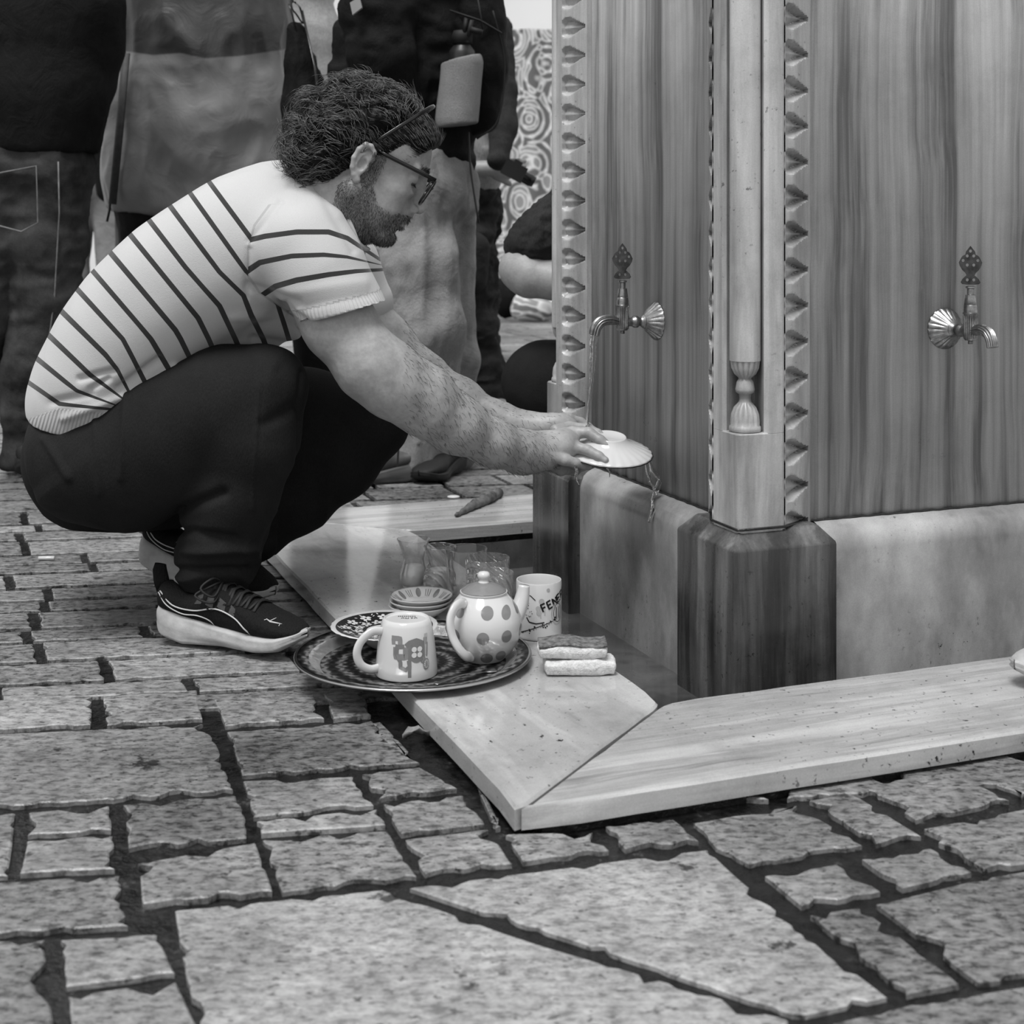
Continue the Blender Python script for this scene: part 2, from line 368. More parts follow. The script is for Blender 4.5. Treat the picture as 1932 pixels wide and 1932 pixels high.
# ---------------------------------------------------------------- implicit modelling: smooth unions on a grid, meshed by surface nets
class SDF:
    def __init__(s, lo, hi, h):
        s.lo = np.array(lo, dtype=np.float64); s.h = h
        s.n = np.ceil((np.array(hi)-s.lo)/h).astype(int)+1
        s.F = np.full(tuple(s.n), .06, dtype=np.float32)
    def win(s, lo, hi):
        a = np.clip(np.floor((np.array(lo)-s.lo)/s.h).astype(int), 0, s.n-1); b = np.clip(np.ceil((np.array(hi)-s.lo)/s.h).astype(int)+1, 1, s.n)
        if np.any(b <= a): return None
        X = (s.lo[0]+s.h*np.arange(a[0], b[0]))[:, None, None]; Y = (s.lo[1]+s.h*np.arange(a[1], b[1]))[None, :, None]; Z = (s.lo[2]+s.h*np.arange(a[2], b[2]))[None, None, :]
        return (slice(a[0], b[0]), slice(a[1], b[1]), slice(a[2], b[2])), X, Y, Z
    def op(s, fn, lo, hi, k=.01, mode='u'):
        m = k+.012; w_ = s.win(np.array(lo)-m, np.array(hi)+m)
        if w_ is None: return s
        sl, X, Y, Z = w_; d = fn(X, Y, Z).astype(np.float32); A = s.F[sl]
        if mode == 'u': h = np.clip(.5+.5*(A-d)/k, 0, 1); s.F[sl] = A+(d-A)*h-k*h*(1-h)
        elif mode == 's': d = -d; h = np.clip(.5-.5*(A-d)/k, 0, 1); s.F[sl] = A+(d-A)*h+k*h*(1-h)
        return s
    def cone(s, a, b, ra, rb, k=.01, mode='u', M_=None):
        a = np.array(a, float); b = np.array(b, float); ab = b-a; L = max(1e-9, ab.dot(ab)); R = max(ra, rb)
        def f(X, Y, Z):
            t = np.clip(((X-a[0])*ab[0]+(Y-a[1])*ab[1]+(Z-a[2])*ab[2])/L, 0, 1)
            return np.sqrt((X-a[0]-ab[0]*t)**2+(Y-a[1]-ab[1]*t)**2+(Z-a[2]-ab[2]*t)**2)-(ra+(rb-ra)*t)
        return s.op(f, np.minimum(a, b)-R, np.maximum(a, b)+R, k, mode)
    def chain(s, P, k=.02, mode='u'):
        for p, q in zip(P, P[1:]): s.cone(p[:3], q[:3], p[3], q[3], k, mode)
        return s
    def ell(s, c, r, R=None, k=.01, mode='u'):
        c = np.array(c, float); r = np.array(r, float); m = r.max(); R = np.eye(3) if R is None else np.array(R)
        def f(X, Y, Z):
            x, y, z = X-c[0], Y-c[1], Z-c[2]
            u = (R[0, 0]*x+R[1, 0]*y+R[2, 0]*z)/r[0]; v = (R[0, 1]*x+R[1, 1]*y+R[2, 1]*z)/r[1]; w_ = (R[0, 2]*x+R[1, 2]*y+R[2, 2]*z)/r[2]
            k0 = np.sqrt(u*u+v*v+w_*w_); k1 = np.sqrt((u/r[0])**2+(v/r[1])**2+(w_/r[2])**2)
            return k0*(k0-1)/np.maximum(k1, 1e-6)
        return s.op(f, c-m, c+m, k, mode)
    def cut(s, p, nrm, lo, hi, k=.004):
        """remove the half space on the side nrm points to, inside lo..hi"""
        p = np.array(p, float); q = np.array(nrm, float); q /= np.linalg.norm(q); sl, X, Y, Z = s.win(lo, hi)
        d = ((X-p[0])*q[0]+(Y-p[1])*q[1]+(Z-p[2])*q[2]).astype(np.float32); s.F[sl] = np.maximum(s.F[sl], d); return s
    def mesh(s):
        Fd = s.F; S_ = Fd < 0; nx, ny, nz = Fd.shape
        cnt = np.zeros((nx-1, ny-1, nz-1), np.int8)
        for i in (0, 1):
            for j in (0, 1):
                for k in (0, 1): cnt += S_[i:nx-1+i, j:ny-1+j, k:nz-1+k]
        act = (cnt > 0) & (cnt < 8); I, J, K = np.nonzero(act); idx = np.full(act.shape, -1, np.int32); idx[I, J, K] = np.arange(len(I))
        acc = np.zeros((len(I), 3)); num = np.zeros(len(I))
        cs = [(i, j, k) for i in (0, 1) for j in (0, 1) for k in (0, 1)]
        for c0 in cs:
            for ax in range(3):
                if c0[ax]: continue
                c1 = list(c0); c1[ax] = 1
                f0 = Fd[I+c0[0], J+c0[1], K+c0[2]]; f1 = Fd[I+c1[0], J+c1[1], K+c1[2]]; m = (f0 < 0) != (f1 < 0)
                t = np.where(m, f0/np.where(m, f0-f1, 1), 0); p = np.array(c0, float)[None, :].repeat(len(I), 0); p[:, ax] += t
                acc[m] += p[m]; num[m] += 1
        V = (acc/num[:, None]+np.stack([I, J, K], 1))*s.h+s.lo
        Q = []
        for ax in range(3):
            a = [slice(None)]*3; b = [slice(None)]*3; a[ax] = slice(0, -1); b[ax] = slice(1, None)
            A = S_[tuple(a)]; B = S_[tuple(b)]; o1, o2 = [(1, 2), (2, 0), (0, 1)][ax]
            for sign, D in ((0, A & ~B), (1, ~A & B)):
                P = list(np.nonzero(D)); ok = (P[o1] > 0) & (P[o2] > 0) & (P[o1] < Fd.shape[o1]-1) & (P[o2] < Fd.shape[o2]-1); P = [q[ok] for q in P]
                def at(d1, d2):
                    q = [x.copy() for x in P]; q[o1] -= d1; q[o2] -= d2; return idx[q[0], q[1], q[2]]
                qd = np.stack([at(1, 1), at(0, 1), at(0, 0), at(1, 0)], 1)
                Q.append(qd if sign == 0 else qd[:, ::-1])
        return V, np.concatenate(Q)
def vnoise(P, seed=0):
    """smooth value noise -1..1 at points P (n,3)"""
    P = np.asarray(P, float); i = np.floor(P).astype(np.int64); f = P-i; f = f*f*(3-2*f); out = 0
    def hsh(x, y, z):
        h = (x*374761393+y*668265263+z*2147483647+seed*1274126177) & 0xffffffff
        h = ((h ^ (h >> 13))*1274126177) & 0xffffffff; return ((h ^ (h >> 16)) & 0xffff)/32767.5-1
    for a in (0, 1):
        for b in (0, 1):
            for c in (0, 1):
                out = out+hsh(i[:, 0]+a, i[:, 1]+b, i[:, 2]+c)*(f[:, 0] if a else 1-f[:, 0])*(f[:, 1] if b else 1-f[:, 1])*(f[:, 2] if c else 1-f[:, 2])
    return out
def normals(V, Q):
    a = V[Q[:, 2]]-V[Q[:, 0]]; b = V[Q[:, 3]]-V[Q[:, 1]]; fn = np.cross(a, b); n_ = np.zeros_like(V)
    for k in range(4): np.add.at(n_, Q[:, k], fn)
    return n_/np.maximum(np.linalg.norm(n_, axis=1), 1e-12)[:, None]
def ridge(P, seed=0): return 1-2*np.abs(vnoise(P, seed))
def folds(V, Q, amp, sc, seed=0, warp=.6, wsc=3.0):
    """push the cloth in and out along soft creases; sc = frequency per axis"""
    n_ = normals(V, Q); wv = np.stack([vnoise(V*wsc+9, seed+1), vnoise(V*wsc+31, seed+2), vnoise(V*wsc+57, seed+3)], 1)*warp
    r = ridge(V*np.array(sc)+wv, seed); r2 = ridge(V*np.array(sc)*2.1+wv*1.7, seed+5)
    a = amp if np.isscalar(amp) else amp[:, None]
    return V+n_*(r*.7+r2*.3)[:, None]*a
def px_of(V): Y = V[:, 1]; return V[:, 0]/Y*F+966, (CH-V[:, 2])/Y*F+HZ
def w4(px, py, Y, rp): p = W(px, py, Y); return (p.x, p.y, p.z, rp*Y/F)
def strands(mb_V, mb_F, P, R, n=3):
    """append one thin tapering hair (list of points) to python lists"""
    m = len(P); prev = Vector((.3, .5, .8)); o = len(mb_V)
    for k in range(m):
        t = (P[min(k+1, m-1)]-P[max(k-1, 0)]); t = t.normalized() if t.length > 1e-9 else Vector((0, 0, 1)); sx = t.cross(prev)
        if sx.length < 1e-5: sx = t.orthogonal()
        sx.normalize(); sy = sx.cross(t); r = R*(1-.75*(k/(m-1))**2)
        for i in range(n): a = 2*math.pi*i/n; q = P[k]+sx*r*math.cos(a)+sy*r*math.sin(a); mb_V.append((q.x, q.y, q.z))
    for k in range(m-1):
        for i in range(n): j = (i+1) % n; mb_F.append((o+k*n+i, o+k*n+j, o+(k+1)*n+j, o+(k+1)*n+i))
# ---------------------------------------------------------------- marble fountain
fo = empty('fountain', P0, TH); tag(fo, 'square carved marble fountain with corner colonnettes and brass taps', 'fountain')
SD = .84; TOP = 2.3; mrg = .022
def bands(z0, z1):
    """scalloped arris strip: grid in (a across, z) with fan shaped notches"""
    per = .0614; na = 18; nz = int((z1-z0)/per*26); V = []; Fc = []
    ax, ay = .090, .0; bx, by = .152, .027; nx_, ny_ = .42, -.905     # outward normal of the band in local plan
    for k in range(nz+1):
        z = z0+(z1-z0)*k/nz; zz = ((z-.262+per*50) % per)/per-.5
        for i in range(na+1):
            a = i/na; hw = .37*math.sqrt(1-.65*((.22-a)/.22)**2) if a < .22 else .37 if a < .3 else .37-.31*(a-.3)/.62 if a < .92 else .06; q = 1-abs(zz)/hw
            e = 1 if a > .02 else 0
            d = 0 if q <= 0 else (.019*min(1, q*2.6)-.010*max(0, q-.385)/.615)*e*(.62+.38*a)
            if a > .88: d = d*(1-.25*(a-.88)/.12)
            x = ax+(bx-ax)*a; y = ay+(by-ay)*a
            V.append((x-nx_*d, y-ny_*d, z))
    for k in range(nz):
        for i in range(na): p = k*(na+1)+i; Fc.append((p, p+1, p+na+2, p+na+1))
    return V, Fc
def mir(V): return [(y, x, z) for x, y, z in V]
zb, zn = .225, .39
mb = MB()
bV, bF = bands(zb, TOP); mb.add(bV, bF); mb.add(mir(bV), [f[::-1] for f in bF])
# lower block (full corner) and the shaft above it with the niche
half = [(0, .0), (.0845, 0), (.0855, .002), (.0885, .002), (.090, 0)]
inner = [(.139, .027), (.1415, .029), (.1415, .050)]
def closed(front): # front: list from v side to u side
    return front
up = [(.050, .1415), (.029, .1415), (.027, .139), (.0, .090), (.002, .0885), (.002, .0855)]
rest = [(.002, .0855), (.002, .0885), (0, .090)]
low = [(.050, .156), (.029, .156), (.027, .152), (.040, .148), (.038, .0905), (.002, .0885), (.002, .0855), (0, .0845), (0, .008), (.003, .003), (.008, 0), (.0845, 0), (.0855, .002), (.0885, .002), (.0905, .038), (.148, .040), (.152, .027), (.156, .029), (.156, .050)]
nic = [(0, .0845), (0, .056), (.006, .050), (.026, .058), (.050, .060), (.060, .050), (.058, .026), (.052, .006), (.058, 0), (.0845, 0)]
hi = low[:7]+nic+low[12:]
mb.prism(low, zb, zn, bev=.002); mb.prism(hi, zn-.001, TOP)
pil = mb.build('corner_pilaster', M['pil'], fo); sharp(pil.data, 35)
cb = MB(); cx = .030
prof = [(.0265, .391), (.0275, .394), (.0265, .399), (.0245, .401), (.0250, .408), (.0235, .420), (.019, .431), (.0125, .438), (.0105, .441), (.0095, .447), (.0105, .453), (.0155, .456), (.0165, .461), (.0155, .466), (.014, .474), (.0105, .479), (.0115, .481), (.0185, .487), (.0235, .497), (.025, .509), (.0262, .5095), (.0262, 2.28)]
Mx = Matrix.Translation((cx, cx, 0))
cb.lathe(prof, 96, M=Mx, rib=14, ribd=.0035, ribf=lambda z: .403 < z < .437 or .482 < z < .5092)
col_ = cb.build('colonnette', M['pil'], pil); sharp(col_.data, 50)
# plinth block below each pilaster, rounded top
bb = MB(); q = .176
def blk(off, z): a = -mrg+off; return [(a, q), (a, a), (q, a), (q, .06), (.06, .06), (.06, q)]
rg = [(0, -.075), (0, .1985), (.0008, .2010), (.0028, .2035), (.0250, .2270), (.0285, .2300), (.034, .231)]
Vb = []; Fb = []
for off, z in rg:
    for j, p in enumerate(blk(off, z)):
        x, y = p
        if j == 1: pass
        if j == 2 or j == 3: x -= max(0, off-.010)*1.3
        if j == 0 or j == 5: y -= max(0, off-.010)*1.3
        Vb.append((x, y, z))
for r in range(len(rg)-1):
    for i in range(6): j = (i+1) % 6; Fb.append((r*6+i, r*6+j, (r+1)*6+j, (r+1)*6+i))
Fb.append(tuple((len(rg)-1)*6+i for i in range(6)))
bb.add(Vb, Fb); blkO = bb.build('plinth_block', M['base_dark'], fo); sharp(blkO.data, 38)
cor = [((0, SD), -math.pi/2), ((SD, SD), math.pi), ((SD, 0), math.pi/2)]
# wall panels with a small frame moulding and plinth panels with a rolled top
wp = MB()
a0, a1 = .154, SD-.154
wp.prism([(a0, .060), (a0, .040), (a0+.010, .038), (a0+.012, .045), (a0+.026, .047), (a0+.028, .043), (a0+.031, .045), (a1-.031, .045), (a1-.028, .043), (a1-.026, .047), (a1-.012, .045), (a1-.010, .038), (a1, .040), (a1, .060)], .215, TOP)
pnl = wp.build('wall_panel', M['panel'], fo, smooth=True); sharp(pnl.data, 25)
pp = MB(); Vp = []; Fp = []; xs = [q-.004, .25, .35, .42, .5, .6, SD-q+.004]
pr = [(.0045, -.075), (.0045, .178), (.0055, .190), (.009, .201), (.015, .210), (.023, .217), (.032, .222), (.041, .225), (.046, .226), (.060, .226)]
for x in xs:
    for y, z in pr: Vp.append((x, y, z))
m_ = len(pr)
for i in range(len(xs)-1):
    for j in range(m_-1): Fp.append((i*m_+j, (i+1)*m_+j, (i+1)*m_+j+1, i*m_+j+1))
pp.add(Vp, Fp); ppo = pp.build('plinth_panel', M['plinth'], fo); sharp(ppo.data, 60)
jm = MB(); Pj = [Vector((.150+(SD-.30)*i/40, .0425+.0008*math.sin(i*2.3), .2265+.0006*math.sin(i*1.7))) for i in range(41)]; jm.tube(Pj, .0022, 6); jm.build('joint_mortar', M['mortar'], ppo)
jm = MB(); Pj = [(.150, .028, .2305), (.139, .024, .2305), (.092, -.001, .2312), (.04, -.001, .2312), (.001, -.001, .2312), (-.001, .001, .2312), (-.001, .04, .2312), (-.001, .092, .2312), (.024, .139, .2305), (.028, .150, .2305)]; jm.tube(Pj, .0021, 6); jm.build('joint_mortar', M['mortar'], blkO)
for (x, y), rz in cor:
    c = copy_tree(pil, fo); c.location = (x, y, 0); c.rotation_euler = (0, 0, rz)
    c = copy_tree(blkO, fo); c.location = (x, y, 0); c.rotation_euler = (0, 0, rz)
    c = copy_tree(pnl, fo); c.location = (x, y, 0); c.rotation_euler = (0, 0, rz)
    c = copy_tree(ppo, fo); c.location = (x, y, 0); c.rotation_euler = (0, 0, rz)
cp = MB(); cp.prism([(.05, .05), (SD-.05, .05), (SD-.05, SD-.05), (.05, SD-.05)], -.075, TOP); cp.build('core', M['pil'], fo, smooth=False)
cp = MB(); e = .08; cp.prism([(-e, -e), (SD+e, -e), (SD+e, SD+e), (-e, SD+e)], TOP, TOP+.12, bev=.03); cp.build('cornice', M['pil'], fo, smooth=False)

# ---------------------------------------------------------------- taps
n = N('worn nickel brass'); c = n.noise(60, None, 5, .6); n.base(n.ramp(c, [(.3, g(105)), (.6, g(165)), (.75, g(200))])).put(Metallic=1.0, Roughness=n.ramp(c, [(.3, .42), (.7, .24)])); n.bump(n.noise(140, None, 3), .15, .002); M['brass'] = n.m
M['pewter'] = pm('dark tarnished pewter', 52, 92, 70, rough=.42, metal=.9)
n = N('clear water'); n.base(1.0).put(Roughness=.02, IOR=1.33); n.b.inputs['Transmission Weight'].default_value = 1.0; n.bump(n.noise(70, None, 2), .6, .004); M['water'] = n.m
def make_tap(label, u, v, rz, hr, zc=.5505):
    """local: wall plane y=0, outlet towards -y"""
    t = empty('water_tap', FM @ Vector((u, v, zc)), TH+rz); tag(t, label, 'tap', 'brass taps on the fountain')
    Ry = Matrix.Rotation(math.pi/2, 4, 'X')   # lathe z -> -y
    fl = MB(); fl.lathe([(.036, -.002), (.037, .001), (.0365, .003), (.030, .010), (.022, .019), (.016, .0245), (.0145, .026), (.0135, .027)], 96, M=Ry, rib=20, ribd=.0022, ribf=lambda z: .002 < z < .024)
    f_ = fl.build('wall_flange', M['brass'], t); sharp(f_.data, 45)
    p = MB(); p.lathe([(.013, .024), (.0135, .028), (.011, .031), (.0085, .034), (.0085, .038), (.0115, .041), (.0115, .048), (.009, .051), (.0082, .056), (.0095, .062), (.0095, .072)], 24, M=Ry)
    p.build('inlet_pipe', M['brass'], t, auto=45)
    B = Matrix.Translation((0, -.072, 0)); bd_ = MB()
    bd_.lathe([(.004, -.022), (.0045, -.0215), (.0045, -.017), (.003, -.0165), (.0095, -.0155), (.0120, -.012), (.0128, 0), (.0130, .022), (.0128, .029), (.0136, .030), (.0136, .0325), (.0122, .0335)], 72, M=B, rib=18, ribd=.0022, ribf=lambda z: -.012 < z < .026)
    bd_.build('valve_body', M['brass'], t, auto=45)
    c = MB(); c.lathe([(.0122, .0335), (.0118, .040), (.0112, .0465), (.0108, .047), (.0110, .0475), (.0098, .056), (.0088, .064), (.0060, .065), (.0060, .075), (.0085, .0765), (.0085, .079), (.0055, .080)], 32, M=B)
    c.build('valve_cone', M['brass'], t, auto=35)
    s = MB(); P = catmull([(0, -.078, .000), (0, -.090, .004), (0, -.104, .005), (0, -.118, .001), (0, -.127, -.009), (0, -.131, -.023)], 6)
    k = len(P); s.tube(P, [.0085+.002*math.sin(i/k*2.4) for i in range(k)], 48, rib=14, ribd=.0018); s.build('spout', M['brass'], t, auto=60)
    # pierced flat handle
    h = MB(); D = Matrix.Translation((0, -.072, .082))
    out = [(.006, 0), (.014, .001), (.0165, .004), (.0135, .010), (.0095, .014), (.0065, .0165), (.009, .021), (.014, .026), (.0180, .033), (.0195, .039), (.0175, .043), (.0150, .048), (.0125, .051), (.0085, .053), (.0075, .058), (.0045, .062), (0, .068)]
    P = out+[(-x, z) for x, z in out[::-1][1:]]
    holes = [(0, .059), (-.0055, .0505), (.0055, .0505), (-.0125, .0425), (.0125, .0425), (-.0055, .0345), (.0055, .0345), (-.0055, .0085), (.0055, .0085)]
    import bmesh
    bm = bmesh.new(); es = []
    def loop(pts):
        vs = [bm.verts.new((x, -.0018, z)) for x, z in pts]
        for i in range(len(vs)): es.append(bm.edges.new((vs[i-1], vs[i])))
    loop(P)
    for hx, hz in holes: loop([(hx+.0028*math.cos(a*math.pi/5), hz+.0028*math.sin(a*math.pi/5)) for a in range(10)])
    bmesh.ops.triangle_fill(bm, use_beauty=True, use_dissolve=False, edges=es)
    r = bmesh.ops.extrude_face_region(bm, geom=bm.faces[:]); bmesh.ops.translate(bm, verts=[x for x in r['geom'] if isinstance(x, bmesh.types.BMVert)], vec=(0, .0040, 0))
    bmesh.ops.recalc_face_normals(bm, faces=bm.faces[:]); bm.transform(D @ Matrix.Rotation(math.radians(hr), 4, 'Z'))
    me = bpy.data.meshes.new('handle'); bm.to_mesh(me); bm.free(); me.materials.append(M['pewter']); ho = bpy.data.objects.new('handle', me); COL.objects.link(ho); ho.parent = t
    return t
make_tap('ornate brass tap on the left face of the fountain with water running from it', .045, .392, -math.pi/2, 52)
make_tap('ornate brass tap with pierced round handle on the right face of the fountain, turned off', .448, .045, 0, -30)
# ---------------------------------------------------------------- squatting man
n = N('skin'); m1 = n.attr('beard'); c1 = n.noise(26, None, 5, .6); c2 = n.noise(170, None, 3)
col = n.mix(.6, n.ramp(c1, [(.3, g(136)), (.7, g(164))]), n.ramp(c2, [(.3, .85), (.7, 1.1)]), 'MULTIPLY')
col = n.mix(n.math('MULTIPLY', m1, n.ramp(n.noise(330, None, 2), [(.3, .95), (.7, .45)])), col, g(38))
n.base(col).put(Roughness=.48); n.b.inputs['Subsurface Weight'].default_value = .0; n.bump(c2, .25, .0012); M['skin'] = n.m
n = N('dark hair'); c = n.noise(60, None, 4, .7); n.b.inputs['Specular IOR Level'].default_value = .15; n.base(n.ramp(c, [(.3, g(8)), (.7, g(26))])).put(Roughness=.45); n.bump(n.noise(140, None, 3), .5, .004); M['hair'] = n.m
M['strand'] = pm('grey streaked hair', 4, 120, 110, rough=.35, spec=.25)
M['shortbeard'] = pm('beard hair', 8, 84, 90, rough=.5, spec=.15)
n = N('cream knit shirt'); s1 = n.attr('s1'); s2 = n.attr('s2'); rg = n.attr('reg'); rb = n.attr('rib'); rm = n.attr('ribmask')
def stripe(s): return n.math('COMPARE', n.math('FRACT', n.math('ADD', s, .5)), .5, .105)
k1 = n.math('MULTIPLY', stripe(s1), n.math('GREATER_THAN', s1, .5)); k1 = n.math('MULTIPLY', k1, n.math('LESS_THAN', s1, 12.5))
k2 = n.math('MULTIPLY', stripe(s2), n.math('GREATER_THAN', s2, .5)); k2 = n.math('MULTIPLY', k2, n.math('LESS_THAN', s2, 3.5))
k = n.mix(n.math('GREATER_THAN', rg, 0.0), k1, k2); k = n.math('MULTIPLY', k, n.math('LESS_THAN', rm, .5))
seam = n.math('COMPARE', rg, 0.0, .0022)
wv = n.noise(700, n.co((1, 1, 1)), 2)
col = n.mix(k, n.mix(n.math('MULTIPLY', seam, .35), n.mix(.4, g(186), n.ramp(wv, [(.3, .86), (.7, 1.06)]), 'MULTIPLY'), g(110)), g(40)); n.base(col).put(Roughness=.85)
n.b.inputs['Sheen Weight'].default_value = .2
rs_ = n.math('MULTIPLY', n.math('SINE', rb), rm); hh = n.math('ADD', n.math('MULTIPLY', rs_, .5), n.math('MULTIPLY', wv, .35)); n.bump(hh, .6, .0022); M['shirt'] = n.m
def cloth(name, lo, hi, rough=.85, tw=420, bump=.35, sc=7, crease=0.0, sheen=0.1):
    n = N(name); a = n.noise(sc, None, 5, .65); t = n.noise(tw, n.co((1, 1, .35)), 2)
    c = n.mix(.6, n.ramp(a, [(.3, g(lo)), (.7, g(hi))]), n.ramp(t, [(.3, .7), (.7, 1.25)]), 'MULTIPLY')
    h = t
    if crease:
        w_ = n.noise(sc*1.6, n.co((1, 1, 1)), 6, .55, 1.2); h = n.math('ADD', n.math('MULTIPLY', t, .12), n.math('MULTIPLY', w_, crease))
    n.base(c).put(Roughness=rough); n.bump(h, bump, .004 if not crease else .02); n.b.inputs['Sheen Weight'].default_value = 0; n.b.inputs['Specular IOR Level'].default_value = .12; return n.m
M['trouser'] = cloth('black stretch cotton', 34, 42, .9, 500, .3)

man = empty('person', G(400, 1180)); tag(man, 'bearded man in a striped knit shirt and black trousers squatting and rinsing a dish', 'person')
MI = Matrix.Translation(-man.location)
def addto(par, o):
    o.parent = par; o.matrix_parent_inverse = Matrix.Identity(4)
    return o
def place(V): return np.asarray(V)-np.array(man.location)[None, :]

# head: local frame x forward, y to his left (away from us), z up, origin between the ears
HS = 2.55/F*1144/1.0        # metres per local metre so that 1144 px/m becomes life size at this depth
HO = W(684, 313, 2.615); pt = math.radians(25)
R_h = Matrix(((math.cos(pt), 0, math.sin(pt)), (0, 1, 0), (-math.sin(pt), 0, math.cos(pt))))
R_h = Matrix.Rotation(math.radians(6), 3, 'Z') @ R_h
RN = np.array(R_h); HC = np.array(HO)
def H(x, y, z): return HC+RN @ np.array([x, y, z])*HS
hd = SDF(HC-np.array([.17, .125, .20]), HC+np.array([.16, .125, .17]), .0017)
def he(c, r, k=.012, mode='u', rot=None):
    R = RN if rot is None else RN @ np.array(rot.to_matrix() if not isinstance(rot, Matrix) else rot)
    hd.ell(H(*c), np.array(r)*HS, R, k, mode)
def hc(a, b, ra, rb, k=.008, mode='u'): hd.cone(H(*a), H(*b), ra*HS, rb*HS, k, mode)
from mathutils import Euler
he((-.012, 0, .050), (.106, .076, .084)); he((.030, 0, .035), (.072, .066, .070), .02)
he((.048, 0, -.015), (.052, .056, .066), .02)                       # mid face
he((.080, 0, -.048), (.030, .034, .034), .02)                       # muzzle
for s in (-1, 1):
    hc((.004, s*.056, -.045), (.075, s*.024, -.088), .024, .019, .02)  # jaw
    he((.064, s*.043, -.012), (.024, .018, .018), .018)              # cheekbone
    he((.060, s*.040, -.045), (.026, .016, .030), .02)
he((.086, 0, -.092), (.018, .022, .016), .014)                      # chin
hc((-.03, 0, -.05), (.06, 0, -.082), .052, .028, .02)               # under jaw
for s in (-1, 1):
    he((.1005, s*.032, .015), (.014, .019, .0125), .010, 's')       # sockets
    he((.0800, s*.031, .014), (.0150, .0165, .0125), .004)         # closed lid / eyeball
    hc((.089, s*.020, .0085), (.084, s*.042, .009), .0022, .0018, .004)
    hc((.099, s*.012, .0345), (.085, s*.047, .034), .0075, .0055, .010)  # brow ridge
    he((.088, s*.032, -.010), (.010, .013, .005), .008)
hc((.0985, 0, .028), (.1125, 0, -.014), .0085, .0100, .010)         # nose bridge
he((.1165, 0, -.0250), (.0105, .0100, .0095), .007)
for s in (-1, 1):
    he((.1045, s*.0130, -.0305), (.0125, .0068, .0085), .004)
    he((.1105, s*.0062, -.0375), (.0055, .0030, .0035), .002, 's')
hc((.107, 0, -.040), (.103, 0, -.046), .006, .005, .006)
hc((.1040, .0, -.0525), (.0925, -.0230, -.0605), .0062, .0030, .004); hc((.1040, .0, -.0525), (.0925, .0230, -.0605), .0062, .0030, .004)
hc((.1010, .0, -.0665), (.0905, -.0210, -.0620), .0070, .0035, .003); hc((.1010, .0, -.0665), (.0905, .0210, -.0620), .0070, .0035, .003)
for s in (-1, 1): hc((.1100, 0, -.0600), (.094, s*.024, -.0615), .0013, .0010, .002, 's')
he((.1010, 0, -.0785), (.008, .018, .005), .008, 's')
# ears
for s in (-1, 1):
    he((-.004, s*.0790, .004), (.0140, .0055, .0300), .003, rot=Euler((s*.10, 0, s*.30)))
    P = [(.009, .076, .004), (.011, .081, .014), (.009, .085, .025), (.000, .087, .0325), (-.009, .088, .0315), (-.0160, .088, .020), (-.0175, .087, .004), (-.0135, .085, -.011), (-.006, .083, -.021), (.002, .081, -.027)]
    for a, b in zip(P, P[1:]): hc((a[0], s*a[1], a[2]), (b[0], s*b[1], b[2]), .0042, .0040, .003)
    he((.001, s*.080, -.0265), (.0065, .005, .0075), .004)
    P = [(-.002, .0830, .020), (-.0095, .0845, .012), (-.0095, .0845, -.004), (-.003, .083, -.0150)]
    for a, b in zip(P, P[1:]): hc((a[0], s*a[1], a[2]), (b[0], s*b[1], b[2]), .0030, .0028, .003)
    he((-.0005, s*.0870, .0000), (.0070, .0080, .0105), .003, 's'); he((.000, s*.0865, .0225), (.008, .003, .004), .003, 's')
    he((.0080, s*.0800, -.004), (.0045, .0045, .0060), .003)
# neck down into the collar
nk = [w4(672, 360, 2.615, 62), w4(640, 400, 2.62, 66), w4(585, 425, 2.635, 74)]
hd.chain(nk, .025)
V1, Q1 = hd.mesh(); V1, Q1 = V1, Q1
Lc = ((V1-HC) @ RN)/HS       # local coordinates of every head vertex
lx, ly, lz = Lc[:, 0], Lc[:, 1], Lc[:, 2]
# brows, lashes and beard shade as one mask
def sm(a, b, x): t = np.clip((x-a)/(b-a), 0, 1); return t*t*(3-2*t)
line = np.interp(lx, [-.03, .008, .018, .032, .05, .075, .09, .12], [-.05, -.010, .012, -.025, -.048, -.052, -.046, -.040])
bm_ = sm(.006, -.008, lz-line)*sm(-.035, -.005, lx-(-lz-.05)*.2)*sm(.03, .0, lx-.118)
bm_ *= 1-sm(.006, .0015, np.abs(lz+.060+np.clip(np.abs(ly)-.0, 0, .03)*.05))*(np.abs(ly) < .022)*(lx > .096)
bm_ *= sm(-.165, -.13, lz)
side = sm(.016, .006, np.abs(lx-.020))*sm(-.03, -.01, lz)*sm(.04, .02, lz)
brow = sm(.0065, .0025, np.abs(lz-(.0370-.3*np.maximum(0, np.abs(ly)-.034))))*(lx > .074)*sm(.008, .013, np.abs(ly))*sm(.052, .046, np.abs(ly))
lash = sm(.0036, .0012, np.abs(lz-.0075+np.abs(np.abs(ly)-.031)*.12))*(np.abs(np.abs(ly)-.031) < .0135)*(lx > .078)
bm_ = bm_*(1-(np.abs(ly) > .0745)*(lz > -.036)*(lx < .014))
beard = np.clip(np.maximum.reduce([bm_*.55, side*.6, brow*.8, lash*1.5]), 0, 1.3)

